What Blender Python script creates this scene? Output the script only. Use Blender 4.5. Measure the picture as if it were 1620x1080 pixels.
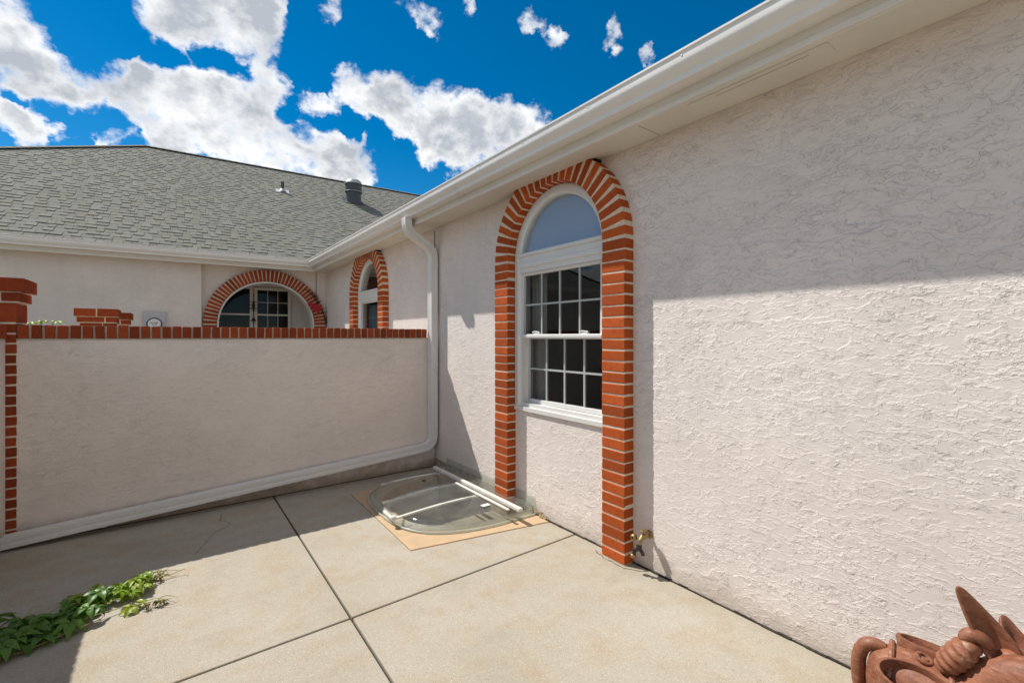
import bpy, bmesh, math, random
from mathutils import Vector, Matrix
R = random.Random(11)
PI = math.pi
scene = bpy.context.scene
for o in list(bpy.data.objects):
    bpy.data.objects.remove(o)

# ------------------------------------------------------------------ camera, light, exposure
CAM_H = 1.45
YAW = 0.6432
cam = bpy.data.cameras.new('camera')
cam.sensor_width = 36.0
cam.lens = 718.48 / 1620 * 36
cam.shift_y = -7.75 / 1620
cam.clip_start = 0.02
cam.clip_end = 500
camo = bpy.data.objects.new('camera', cam)
scene.collection.objects.link(camo)
camo.location = (0, 0, CAM_H)
camo.rotation_euler = (PI / 2, 0, -YAW)
scene.camera = camo

SUN_TRAVEL = Vector((0.37, -0.665, -1.0))
SUN_EL = math.atan2(1.0, math.hypot(0.37, 0.665))
SUN_AZ = math.atan2(-0.37, 0.665)
sun = bpy.data.lights.new('sun', 'SUN')
sun.energy = 3.7
sun.angle = math.radians(0.53)
sun.color = (1.0, 0.965, 0.90)
suno = bpy.data.objects.new('sun', sun)
suno.location = (-4, 7, 12)
suno.rotation_euler = SUN_TRAVEL.to_track_quat('-Z', 'Y').to_euler()
scene.collection.objects.link(suno)

scene.view_settings.view_transform = 'Standard'
scene.view_settings.look = 'None'
scene.view_settings.gamma = 1.0
scene.view_settings.use_curve_mapping = False
EXPOSURE = 0.60
scene.view_settings.exposure = EXPOSURE

SKY_STRENGTH = 0.14
world = bpy.data.worlds.new('World')
scene.world = world
world.use_nodes = True

# direction (unit vector) and angular radius of each cloud mass
CLOUDS = [(-0.151, 0.917, 0.369, 0.056), (-0.172, 0.895, 0.412, 0.042), (-0.093, 0.926, 0.365, 0.061), (-0.025, 0.928, 0.372, 0.066), (0.05, 0.925, 0.378, 0.072), (0.125, 0.917, 0.379, 0.077), (0.187, 0.916, 0.355, 0.082), (0.27, 0.904, 0.333, 0.064), (0.13, 0.888, 0.441, 0.044), (-0.018, 0.95, 0.31, 0.037), (0.022, 0.864, 0.503, 0.064), (0.098, 0.851, 0.517, 0.054), (0.127, 0.861, 0.492, 0.024), (0.268, 0.84, 0.472, 0.045), (0.325, 0.834, 0.447, 0.062), (0.406, 0.812, 0.419, 0.065), (0.482, 0.781, 0.397, 0.061), (0.558, 0.723, 0.407, 0.049), (0.429, 0.828, 0.361, 0.034), (0.21, 0.876, 0.434, 0.037), (-0.174, 0.937, 0.303, 0.03), (-0.139, 0.944, 0.299, 0.022), (-0.073, 0.946, 0.315, 0.03), (0.345, 0.737, 0.581, 0.024), (0.217, 0.799, 0.561, 0.023), (0.421, 0.692, 0.586, 0.012), (0.535, 0.628, 0.564, 0.021), (0.567, 0.621, 0.541, 0.013), (0.629, 0.551, 0.549, 0.015), (0.642, 0.55, 0.533, 0.010), (0.686, 0.514, 0.515, 0.014), (0.17, 0.859, 0.484, 0.013), (0.376, 0.862, 0.34, 0.012), (-0.172, 0.879, 0.445, 0.021), (0.453, 0.807, 0.379, 0.049)]
CLEAR = [(-0.096, 0.889, 0.448, 0.042), (-0.058, 0.898, 0.435, 0.024), (-0.001, 0.901, 0.433, 0.017), (0.057, 0.895, 0.443, 0.017), (-0.177, 0.925, 0.337, 0.01), (-0.147, 0.93, 0.335, 0.017), (-0.118, 0.936, 0.331, 0.019), (-0.083, 0.941, 0.327, 0.019), (-0.124, 0.951, 0.284, 0.016), (-0.062, 0.952, 0.3, 0.014), (0.204, 0.847, 0.49, 0.04), (0.259, 0.814, 0.519, 0.041), (0.166, 0.892, 0.421, 0.017), (0.214, 0.891, 0.401, 0.024), (0.263, 0.882, 0.39, 0.02), (0.31, 0.877, 0.367, 0.026), (0.359, 0.87, 0.339, 0.029), (0.397, 0.863, 0.313, 0.027), (0.433, 0.836, 0.339, 0.015), (0.181, 0.839, 0.513, 0.029), (0.37, 0.85, 0.373, 0.017), (0.034, 0.951, 0.307, 0.016), (0.297, 0.792, 0.534, 0.041)]


class NT:
    """small helper to write node trees"""
    def __init__(self, tree):
        self.t = tree
        self.t.nodes.clear()

    def n(self, typ, inputs=None, **props):
        nd = self.t.nodes.new(typ)
        for k, v in props.items():
            setattr(nd, k, v)
        if inputs:
            for k, v in inputs.items():
                s = nd.inputs[k]
                if hasattr(v, 'is_output') or isinstance(v, bpy.types.NodeSocket):
                    self.t.links.new(v, s)
                else:
                    s.default_value = v
        return nd

    def math(self, op, a, b=0.0, c=0.0, clamp=False):
        nd = self.n('ShaderNodeMath', {0: a, 1: b, 2: c}, operation=op)
        nd.use_clamp = clamp
        return nd.outputs[0]

    def vmath(self, op, a, b=None):
        nd = self.n('ShaderNodeVectorMath', {0: a}, operation=op)
        if b is not None:
            if isinstance(b, bpy.types.NodeSocket):
                self.t.links.new(b, nd.inputs[1])
            else:
                nd.inputs[1].default_value = b
        return nd

    def noise(self, vec, scale, detail=4, rough=0.55, dist=0.0):
        nd = self.n('ShaderNodeTexNoise', {'Vector': vec, 'Scale': scale, 'Detail': detail,
                                           'Roughness': rough, 'Distortion': dist})
        return nd.outputs['Fac']

    def ramp(self, fac, stops, interp='LINEAR'):
        nd = self.n('ShaderNodeValToRGB', {'Fac': fac})
        cr = nd.color_ramp
        cr.interpolation = interp
        while len(cr.elements) < len(stops):
            cr.elements.new(0.5)
        for e, (p, c) in zip(cr.elements, stops):
            e.position = p
            if isinstance(c, (int, float)):
                c = (c, c, c)
            e.color = (c[0], c[1], c[2], 1)
        return nd.outputs['Color']

    def mapr(self, v, a, b, c=0.0, d=1.0, smooth=False):
        nd = self.n('ShaderNodeMapRange', {0: v, 1: a, 2: b, 3: c, 4: d})
        nd.interpolation_type = 'SMOOTHSTEP' if smooth else 'LINEAR'
        return nd.outputs[0]

    def mix(self, fac, a, b, mode='MIX'):
        nd = self.n('ShaderNodeMix', data_type='RGBA', blend_type=mode)
        for s, v in ((nd.inputs[0], fac), (nd.inputs[6], a), (nd.inputs[7], b)):
            if isinstance(v, bpy.types.NodeSocket):
                self.t.links.new(v, s)
            elif isinstance(v, (tuple, list)):
                s.default_value = (v[0], v[1], v[2], 1)
            else:
                s.default_value = v
        return nd.outputs[2]


def build_world():
    w = NT(world.node_tree)
    tc = w.n('ShaderNodeTexCoord').outputs['Generated']
    d = w.vmath('NORMALIZE', tc).outputs[0]
    sky = w.n('ShaderNodeTexSky', sky_type='NISHITA')
    sky.sun_disc = False
    sky.sun_elevation = SUN_EL
    sky.sun_rotation = SUN_AZ
    sky.altitude = 1900
    sky.air_density = 1.0
    sky.dust_density = 0.25
    sky.ozone_density = 2.6
    hs = w.n('ShaderNodeHueSaturation', {'Saturation': 1.45, 'Value': 0.54, 'Hue': 0.492, 'Color': sky.outputs[0]})
    skyc = hs.outputs[0]
    warp = w.n('ShaderNodeTexNoise', {'Vector': d, 'Scale': 7.0, 'Detail': 5.0, 'Roughness': 0.55})
    wv = w.vmath('SUBTRACT', warp.outputs['Color'], (0.5, 0.5, 0.5)).outputs[0]
    wv = w.n('ShaderNodeVectorMath', {0: wv, 3: 0.13}, operation='SCALE').outputs[0]
    dw = w.vmath('ADD', d, wv).outputs[0]
    warp2 = w.n('ShaderNodeTexNoise', {'Vector': d, 'Scale': 42.0, 'Detail': 4.0, 'Roughness': 0.6})
    wv2 = w.vmath('SUBTRACT', warp2.outputs['Color'], (0.5, 0.5, 0.5)).outputs[0]
    wv2 = w.n('ShaderNodeVectorMath', {0: wv2, 3: 0.035}, operation='SCALE').outputs[0]
    dw = w.vmath('ADD', dw, wv2).outputs[0]
    dw = w.vmath('NORMALIZE', dw).outputs[0]
    m = None
    for (x, y, z, r) in CLOUDS:
        dt = w.vmath('DOT_PRODUCT', dw, Vector((x, y, z)).normalized()).outputs['Value']
        b = w.mapr(dt, math.cos(r * 1.45), math.cos(r * 0.3), 0, 1 if r > 0.028 else 0.62)
        m = b if m is None else w.math('MAXIMUM', m, b)
    # broken cloud goes on over the unseen sky, added to brighten the shade
    vis = w.vmath('DOT_PRODUCT', d, Vector((0.28, 0.83, 0.48)).normalized()).outputs['Value']
    rest = w.math('MULTIPLY', w.mapr(vis, 0.80, 0.70, 0, 1), w.mapr(w.noise(dw, 2.6, 3, 0.5), 0.44, 0.56, 0, 1))
    gap = None
    for (x, y, z, r) in CLEAR:
        dt = w.vmath('DOT_PRODUCT', dw, Vector((x, y, z)).normalized()).outputs['Value']
        b = w.mapr(dt, math.cos(r * 2.0), math.cos(r * 0.2), 0, 1)
        gap = b if gap is None else w.math('MAXIMUM', gap, b)
    m = w.math('SUBTRACT', m, w.math('MULTIPLY', gap, 0.75), clamp=True)
    m = w.math('MAXIMUM', m, rest)
    st = w.vmath('MULTIPLY', d, (1.0, 1.0, 1.35)).outputs[0]
    f1 = w.noise(st, 10.0, 10, 0.62, 0.25)
    f2 = w.noise(st, 34.0, 7, 0.62)
    dens = w.math('ADD', w.math('MULTIPLY', m, 0.95), w.math('MULTIPLY', w.math('SUBTRACT', f1, 0.5), 1.9))
    dens = w.math('ADD', dens, w.math('MULTIPLY', w.math('SUBTRACT', f2, 0.5), 1.05))
    dens = w.math('MULTIPLY', dens, w.mapr(m, 0.0, 0.22, 0, 1))
    alpha = w.mapr(dens, 0.12, 0.80, 0, 1, True)
    # self-shading of the clouds: thick parts and undersides turn grey, sunlit edges stay white
    f3 = w.noise(w.vmath('ADD', st, (0.3, 0.1, 0.7)).outputs[0], 7.0, 5, 0.5, 0.3)
    f4 = w.noise(w.vmath('ADD', st, (-0.012, 0.010, 0.03)).outputs[0], 10.0, 7, 0.58, 0.25)
    relief = w.math('MULTIPLY', w.math('SUBTRACT', f4, f1), 1.5)
    thick = w.math('ADD', w.mapr(dens, 0.45, 1.15, 0, 0.95), w.math('MULTIPLY', w.math('SUBTRACT', f3, 0.45), 1.5))
    sh = w.math('MULTIPLY', w.math('ADD', thick, relief), 1.0, clamp=True)
    k = 1.0 / SKY_STRENGTH / 2 ** EXPOSURE
    ccol = w.mix(sh, (1.18 * k, 1.18 * k, 1.17 * k), (0.50 * k, 0.54 * k, 0.60 * k))
    col = w.mix(alpha, skyc, ccol)
    bg = w.n('ShaderNodeBackground', {'Color': col, 'Strength': SKY_STRENGTH})
    out = w.n('ShaderNodeOutputWorld')
    w.t.links.new(bg.outputs[0], out.inputs[0])


build_world()

# ------------------------------------------------------------------ materials
MATS = {}


def mat(name):
    m = bpy.data.materials.new(name)
    m.use_nodes = True
    MATS[name] = m
    w = NT(m.node_tree)
    return m, w


def finish(w, color, rough=0.6, bump=None, strength=0.5, dist=0.01, spec=0.5, metal=0.0):
    p = w.n('ShaderNodeBsdfPrincipled', {'Metallic': metal, 'Specular IOR Level': spec})
    for key, v in (('Base Color', color), ('Roughness', rough)):
        if isinstance(v, bpy.types.NodeSocket):
            w.t.links.new(v, p.inputs[key])
        elif isinstance(v, (tuple, list)):
            p.inputs[key].default_value = (v[0], v[1], v[2], 1)
        else:
            p.inputs[key].default_value = v
    if bump is not None:
        b = w.n('ShaderNodeBump', {'Strength': strength, 'Distance': dist, 'Height': bump})
        w.t.links.new(b.outputs[0], p.inputs['Normal'])
    o = w.n('ShaderNodeOutputMaterial')
    w.t.links.new(p.outputs[0], o.inputs[0])
    return p


def pos(w):
    return w.n('ShaderNodeNewGeometry').outputs['Position']


def objco(w):
    tc = w.n('ShaderNodeTexCoord').outputs['Object']
    r = w.n('ShaderNodeObjectInfo').outputs['Random']
    off = w.n('ShaderNodeCombineXYZ', {0: w.math('MULTIPLY', r, 37.0), 1: w.math('MULTIPLY', r, 91.0), 2: 0.0}).outputs[0]
    return w.vmath('ADD', tc, off).outputs[0], r


def stucco(name, base, s=1.0, dist=0.006, strength=1.0, grime=0.25):
    """skip-trowelled stucco: flat smears whose torn edges stand a few mm proud"""
    m, w = mat(name)
    p = pos(w)
    wn = w.n('ShaderNodeTexNoise', {'Vector': p, 'Scale': 3.2 * s, 'Detail': 3.0, 'Roughness': 0.6})
    wv = w.vmath('SUBTRACT', wn.outputs['Color'], (0.5, 0.5, 0.5)).outputs[0]
    wv = w.n('ShaderNodeVectorMath', {0: wv, 3: 0.16 / s}, operation='SCALE').outputs[0]
    q = w.vmath('ADD', p, wv).outputs[0]
    q1 = w.vmath('MULTIPLY', q, (1.0, 1.0, 2.3)).outputs[0]

    sep = w.n('ShaderNodeSeparateXYZ', {0: p})
    zz = sep.outputs[2]

    def smear(vec, freq, sc, amp, det, edge, tail):
        """courses of trowel smears: each ends in a sharp torn lip at its lower side and feathers out upwards"""
        n = w.noise(vec, sc * s, det, 0.54, 0.0)
        ph = w.math('ADD', w.math('MULTIPLY', zz, freq * s), w.math('MULTIPLY', n, amp))
        r_ = w.math('FRACT', ph)
        up_ = w.math('MULTIPLY', w.mapr(r_, 0.0, edge, -0.2, 1, True), w.mapr(r_, edge, tail, 1, 0, True))
        return w.math('SUBTRACT', up_, w.mapr(r_, 1 - edge * .8, 1.0, 0, 0.2, True)), n

    swirl = w.math('MULTIPLY', w.noise(p, 1.6, 2, 0.5), 0.22)
    zz = w.math('ADD', zz, swirl)
    qa = w.vmath('MULTIPLY', p, (1.0, 1.0, 1.5)).outputs[0]
    la, a = smear(qa, 9.0, 5.0, 5.2, 6, 0.045, 0.40)
    lb, a2 = smear(w.vmath('ADD', qa, (7.3, 2.1, 4.4)).outputs[0], 18.0, 10.0, 4.8, 6, 0.060, 0.45)
    lc, a3 = smear(w.vmath('ADD', qa, (1.7, 8.1, 3.4)).outputs[0], 34.0, 20.0, 4.2, 5, 0.085, 0.5)

    def breaks(off, sc, lo, hi):
        return w.mapr(w.noise(w.vmath('MULTIPLY', w.vmath('ADD', p, off).outputs[0], (1.0, 1.0, 2.2)).outputs[0], sc * s, 4, 0.6), lo, hi, 0.0, 1.0, True)

    str_ = w.noise(w.vmath('MULTIPLY', q, (1.0, 1.0, 9.0)).outputs[0], 12.0 * s, 3, 0.5)
    fine = w.noise(p, 240.0, 2, 0.5)
    h = w.math('MULTIPLY', la, w.math('MULTIPLY', breaks((2.2, 3.3, 1.1), 6.5, 0.40, 0.54), 0.9))
    h = w.math('ADD', h, w.math('MULTIPLY', lb, w.math('MULTIPLY', breaks((5.5, 1.5, 2.5), 7.5, 0.40, 0.53), 0.7)))
    h = w.math('ADD', h, w.math('MULTIPLY', lc, w.math('MULTIPLY', breaks((9.5, 6.5, 4.5), 5.0, 0.42, 0.56), 0.42)))
    h = w.math('MULTIPLY', h, w.mapr(w.noise(w.vmath('ADD', p, (3.3, 8.8, 1.9)).outputs[0], 1.3, 3, 0.55), 0.36, 0.62, 0.55, 1.15))
    h = w.math('ADD', h, w.math('MULTIPLY', str_, 0.10))
    h = w.math('ADD', h, w.math('MULTIPLY', fine, 0.04))
    # colour: faint mottling, faint dark lines painted as groove shade, a dirty splash band above the ground
    mott = w.noise(p, 2.3, 5, 0.6)
    c = w.mix(w.mapr(mott, 0.3, 0.7), tuple(x * 0.94 for x in base), tuple(min(1, x * 1.04) for x in base))
    drip = w.noise(w.vmath('MULTIPLY', p, (1.0, 1.0, 0.10)).outputs[0], 8.0, 4, 0.6)
    c = w.mix(w.math('MULTIPLY', w.mapr(drip, 0.52, 0.75), 0.22), c, tuple(x * 0.80 for x in base))
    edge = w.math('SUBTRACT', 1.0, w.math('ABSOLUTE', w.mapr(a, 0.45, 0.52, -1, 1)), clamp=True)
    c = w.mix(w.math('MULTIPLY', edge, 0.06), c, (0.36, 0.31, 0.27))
    z = sep.outputs[2]
    gz = w.math('ADD', z, w.math('MULTIPLY', w.noise(p, 5.0, 6, 0.65), -0.30))
    g = w.mapr(gz, -0.16, 0.03, grime * 1.6, 0.0, True)
    c = w.mix(g, c, (0.30, 0.23, 0.16))
    finish(w, c, 0.9, h, strength, dist, 0.15)
    return m


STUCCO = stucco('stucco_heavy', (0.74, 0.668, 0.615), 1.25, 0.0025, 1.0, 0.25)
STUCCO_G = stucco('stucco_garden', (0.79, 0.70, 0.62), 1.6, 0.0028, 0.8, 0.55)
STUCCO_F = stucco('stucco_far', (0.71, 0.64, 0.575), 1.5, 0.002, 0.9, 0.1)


def simple(name, col, rough=0.5, var=0.05, scale=12.0, bump=0.0, spec=0.5, metal=0.0, bdist=0.002):
    m, w = mat(name)
    p = pos(w)
    n = w.noise(p, scale, 5, 0.6)
    c = w.mix(w.mapr(n, 0.3, 0.7), tuple(x * (1 - var) for x in col), tuple(x * (1 + var) for x in col))
    n2 = w.noise(p, scale * 9, 3, 0.6)
    rr = w.mapr(n, 0.3, 0.7, max(0.02, rough - 0.08), min(1, rough + 0.08))
    finish(w, c, rr, n2 if bump else None, bump, bdist, spec, metal)
    return m


def brick_mat(name, base, spread=0.25):
    m, w = mat(name)
    co, r = objco(w)
    ru = w.n('ShaderNodeTexWhiteNoise', {'W': w.math('MULTIPLY', r, 913.0)}, noise_dimensions='1D').outputs['Value']
    n = w.noise(co, 30.0, 6, 0.65)
    streak = w.noise(w.vmath('MULTIPLY', co, (1.0, 1.0, 0.12)).outputs[0], 260.0, 3, 0.6)
    dark = tuple(x * (1 - spread) for x in base)
    lite = tuple(min(1, x * (1 + spread * 0.8)) for x in base)
    c = w.mix(ru, dark, lite)
    c = w.mix(w.math('MULTIPLY', w.mapr(n, 0.45, 0.75), 0.55), c, (base[0] * 0.62, base[1] * 0.5, base[2] * 0.5))
    c = w.mix(w.math('MULTIPLY', w.mapr(streak, 0.5, 0.75), 0.35), c, (base[0] * 0.55, base[1] * 0.5, base[2] * 0.6))
    spots = w.noise(co, 70.0, 4, 0.7)
    c = w.mix(w.math('MULTIPLY', w.mapr(spots, 0.66, 0.72), 0.55), c, (0.55, 0.43, 0.34))
    h = w.math('ADD', w.math('MULTIPLY', streak, 0.7), w.math('MULTIPLY', n, 0.5))
    finish(w, c, 0.85, h, 0.55, 0.002, 0.12)
    return m


BRICK = brick_mat('brick_orange', (0.43, 0.088, 0.021), 0.30)
BRICK_D = brick_mat('brick_red', (0.29, 0.056, 0.019), 0.32)
MORTAR = simple('mortar', (0.66, 0.55, 0.42), 0.95, 0.14, 40.0, 0.6, 0.1)
MORTAR_F = simple('mortar_darker', (0.50, 0.40, 0.30), 0.95, 0.2, 40.0, 0.6, 0.1)  # darker mortar tone for the far arch and the garden wall
MORTAR_D = simple('mortar_grey', (0.42, 0.35, 0.27), 0.95, 0.2, 40.0, 0.6, 0.1)
WHITE = simple('white_vinyl', (0.68, 0.67, 0.635), 0.42, 0.03, 9.0, 0.03, 0.4)
CREAM = simple('cream_paint', (0.68, 0.645, 0.57), 0.5, 0.05, 3.0, 0.08, 0.4)
GUTTER = simple('gutter_paint', (0.74, 0.72, 0.675), 0.33, 0.04, 3.0, 0.04, 0.5)
MUNTIN = simple('grille_bar', (0.44, 0.46, 0.44), 0.5, 0.05, 9.0)
ALU = simple('weathered_aluminium', (0.70, 0.67, 0.60), 0.45, 0.12, 14.0, 0.1, 0.5)
DARK = simple('dark_gap', (0.012, 0.011, 0.010), 0.95, 0.2, 20.0)
ROOM = simple('dark_room', (0.15, 0.145, 0.14), 0.9, 0.2, 3.0)
JAMB_REFL = simple('jamb_reflection', (0.5, 0.48, 0.45), 0.9, 0.1, 8.0)
BLIND = simple('blind', (0.30, 0.35, 0.40), 0.9, 0.05, 8.0)
SHADE = simple('roller_shade', (0.46, 0.53, 0.64), 0.85, 0.05, 2.0)
STEEL = simple('galvanised_steel', (0.50, 0.51, 0.50), 0.5, 0.15, 10.0, 0.2, 0.5, 0.0)
VENT = simple('grey_vent_paint', (0.055, 0.062, 0.07), 0.5, 0.15, 14.0)
VENT_CAP = simple('vent_cap_metal', (0.42, 0.44, 0.43), 0.45, 0.12, 14.0, 0.1, 0.5, 0.3)
LEADM = simple('lead_flashing', (0.42, 0.43, 0.44), 0.55, 0.15, 14.0)
IRON = simple('black_iron', (0.012, 0.011, 0.010), 0.5, 0.2, 20.0)
RED = simple('red_petal', (0.42, 0.012, 0.015), 0.6, 0.2, 60.0)
STEMD = simple('dry_vine', (0.03, 0.025, 0.015), 0.8, 0.2, 30.0)
BRASS = simple('tarnished_brass', (0.34, 0.24, 0.11), 0.45, 0.35, 60.0, 0.2, 0.5, 0.8)
BLACKP = simple('black_plastic', (0.02, 0.02, 0.022), 0.4, 0.2, 30.0)
METER = simple('meter_enamel', (0.47, 0.46, 0.46), 0.5, 0.04, 10.0)
DIAL = simple('meter_dial', (0.72, 0.72, 0.69), 0.4, 0.03, 10.0)
COLLAR = simple('tan_collar_paint', (0.50, 0.355, 0.22), 0.85, 0.10, 9.0, 0.5, 0.15)
SOIL = simple('joint_soil', (0.055, 0.045, 0.035), 0.95, 0.4, 60.0, 0.6, 0.1)
FOUND = simple('foundation_concrete', (0.36, 0.29, 0.21), 0.95, 0.3, 14.0, 0.8, 0.1, 0.0, 0.004)
STICKER = simple('white_sticker', (0.75, 0.75, 0.73), 0.5, 0.02, 10.0)
CAULK = simple('stained_sealant', (0.42, 0.34, 0.22), 0.9, 0.3, 50.0, 0.8, 0.1, 0.0, 0.004)


def concrete(name):
    m, w = mat(name)
    p = pos(w)
    n1 = w.noise(p, 1.1, 6, 0.6)
    n2 = w.noise(p, 4.5, 6, 0.65)
    agg = w.n('ShaderNodeTexVoronoi', {'Vector': p, 'Scale': 150.0, 'Randomness': 1.0})
    vcol = w.n('ShaderNodeSeparateColor', {0: agg.outputs['Color']}).outputs[0]
    n3 = w.noise(p, 300.0, 3, 0.6)
    c = w.mix(w.mapr(n1, 0.32, 0.68), (0.375, 0.332, 0.262), (0.435, 0.398, 0.335))
    c = w.mix(w.math('MULTIPLY', w.mapr(n2, 0.46, 0.70), 0.6), c, (0.37, 0.275, 0.17))
    peb = w.mapr(agg.outputs['Distance'], 0.16, 0.42, 1, 0)
    lite = w.math('MULTIPLY', peb, w.mapr(vcol, 0.66, 0.80))
    drk = w.math('MULTIPLY', peb, w.mapr(vcol, 0.30, 0.20))
    c = w.mix(w.math('MULTIPLY', lite, 0.6), c, (0.74, 0.68, 0.57))
    c = w.mix(w.math('MULTIPLY', drk, 0.8), c, (0.20, 0.16, 0.10))
    c = w.mix(w.math('MULTIPLY', w.mapr(n3, 0.35, 0.65), 0.22), c, (0.30, 0.25, 0.18))
    # long faint scuffs and a few rust blots
    sx = w.n('ShaderNodeSeparateXYZ', {0: p}).outputs[0]
    damp = w.math('MULTIPLY', w.mapr(w.math('ADD', sx, w.math('MULTIPLY', n2, 0.5)), 2.36, 2.66, 0, 1), 0.30)
    c = w.mix(damp, c, (0.27, 0.245, 0.17))
    rb = w.noise(w.vmath('ADD', p, (3.1, 9.7, 0)).outputs[0], 7.0, 3, 0.5)
    c = w.mix(w.math('MULTIPLY', w.mapr(rb, 0.72, 0.80), 0.5), c, (0.40, 0.22, 0.10))
    dk = w.noise(w.vmath('ADD', p, (13.1, 4.7, 0)).outputs[0], 2.2, 8, 0.7)
    c = w.mix(w.math('MULTIPLY', w.mapr(dk, 0.52, 0.72), 0.36), c, (0.27, 0.24, 0.19))
    h = w.math('ADD', w.math('MULTIPLY', peb, 0.6), w.math('MULTIPLY', n3, 0.6))
    finish(w, c, 0.9, h, 0.55, 0.0018, 0.2)
    return m


CONC = concrete('exposed_aggregate_concrete')


def shingle_mat(name, col):
    m, w = mat(name)
    p = pos(w)
    n = w.noise(p, 220.0, 3, 0.7)
    n2 = w.noise(p, 1.6, 4, 0.6)
    n3 = w.noise(p, 24.0, 4, 0.6)
    c = w.mix(w.mapr(n, 0.3, 0.7), tuple(x * 0.7 for x in col), tuple(x * 1.3 for x in col))
    c = w.mix(w.math('MULTIPLY', w.mapr(n2, 0.35, 0.7), 0.25), c, (0.20, 0.19, 0.13))
    c = w.mix(w.math('MULTIPLY', w.mapr(n3, 0.55, 0.75), 0.3), c, tuple(x * 0.6 for x in col))
    finish(w, c, 0.92, n, 0.5, 0.002, 0.15)
    return m


SH = [shingle_mat('shingle_grey_green', (0.195, 0.192, 0.165)), shingle_mat('shingle_pale', (0.215, 0.211, 0.184)),
      shingle_mat('shingle_slate', (0.175, 0.174, 0.158)), shingle_mat('shingle_olive', (0.197, 0.191, 0.156))]


def glass_mat(name, tint=(0.55, 0.58, 0.58), ior=1.5, extra=0.0, rough=0.0, wav=0.0, haze=0.0):
    m, w = mat(name)
    fr = w.n('ShaderNodeLayerWeight', {'Blend': 0.5})
    f0 = ((ior - 1) / (ior + 1)) ** 2 * 1.15
    f = w.math('ADD', w.math('MULTIPLY', w.math('POWER', fr.outputs['Facing'], 5.0), 1 - f0), f0 + extra, clamp=True)
    tr = w.n('ShaderNodeBsdfTransparent', {'Color': tint + (1,)})
    gl = w.n('ShaderNodeBsdfGlossy', {'Color': (0.95, 0.97, 1.0, 1), 'Roughness': rough})
    if wav:
        b = w.n('ShaderNodeBump', {'Strength': wav, 'Distance': 0.002, 'Height': w.noise(pos(w), 7.0, 2, 0.5)})
        w.t.links.new(b.outputs[0], gl.inputs['Normal'])
        w.t.links.new(b.outputs[0], fr.inputs['Normal'])
    mx = w.n('ShaderNodeMixShader', {0: f, 1: tr.outputs[0], 2: gl.outputs[0]})
    if haze:                                             # uneven milky haze of the slightly frosted acrylic
        df = w.n('ShaderNodeBsdfTranslucent', {'Color': (0.76, 0.79, 0.74, 1)})
        d2 = w.n('ShaderNodeBsdfDiffuse', {'Color': (0.76, 0.79, 0.74, 1)})
        d3 = w.n('ShaderNodeMixShader', {0: 0.5, 1: df.outputs[0], 2: d2.outputs[0]})
        hz = w.math('MULTIPLY', w.mapr(w.noise(pos(w), 6.0, 5, 0.65), 0.3, 0.7, 0.6, 1.4), haze, clamp=True)
        mx = w.n('ShaderNodeMixShader', {0: hz, 1: mx.outputs[0], 2: d3.outputs[0]})
    o = w.n('ShaderNodeOutputMaterial')
    w.t.links.new(mx.outputs[0], o.inputs[0])
    return m


GLASS = glass_mat('window_glass', (0.55, 0.57, 0.58), 1.5, 0.0, 0.0, 0.05)
GLASS_L = glass_mat('fan_light_glass', (0.80, 0.83, 0.86), 1.5, 0.0, 0.0, 0.05)
GLASS_D = glass_mat('porch_glass', (0.5, 0.52, 0.53), 1.5, -0.032, 0.0, 0.05)
ROOM_D = simple('unlit_room', (0.035, 0.033, 0.031), 0.9, 0.2, 3.0)
ACRYL = glass_mat('clear_acrylic', (0.86, 0.90, 0.88), 1.35, 0.03, 0.06, 0.25, 0.12)
RIMM = glass_mat('acrylic_edge', (0.62, 0.66, 0.60), 1.45, 0.08, 0.4, 0.0, 0.55)


def leaf_mat(name, col, col2):
    m, w = mat(name)
    co, r = objco(w)
    n = w.noise(co, 40.0, 4, 0.6)
    c = w.mix(r, col, col2)
    c = w.mix(w.math('MULTIPLY', w.mapr(n, 0.4, 0.7), 0.35), c, tuple(x * 0.6 for x in col))
    p = w.n('ShaderNodeBsdfPrincipled', {'Base Color': c, 'Roughness': 0.42, 'Specular IOR Level': 0.4})
    b = w.n('ShaderNodeBump', {'Strength': 0.4, 'Distance': 0.002, 'Height': n})
    w.t.links.new(b.outputs[0], p.inputs['Normal'])
    t = w.n('ShaderNodeBsdfTranslucent', {'Color': c})
    mx = w.n('ShaderNodeMixShader', {0: 0.3, 1: p.outputs[0], 2: t.outputs[0]})
    o = w.n('ShaderNodeOutputMaterial')
    w.t.links.new(mx.outputs[0], o.inputs[0])
    return m


LEAF = leaf_mat('leaf_green', (0.080, 0.185, 0.026), (0.15, 0.28, 0.035))
LEAF_Y = leaf_mat('leaf_young', (0.20, 0.35, 0.02), (0.34, 0.40, 0.03))
LEAF_R = leaf_mat('leaf_bronze', (0.16, 0.12, 0.025), (0.22, 0.20, 0.03))
STEM = simple('vine_stem', (0.22, 0.17, 0.07), 0.7, 0.2, 40.0)
STEM_Y = simple('vine_tip_stem', (0.34, 0.33, 0.09), 0.6, 0.2, 40.0)


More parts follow.
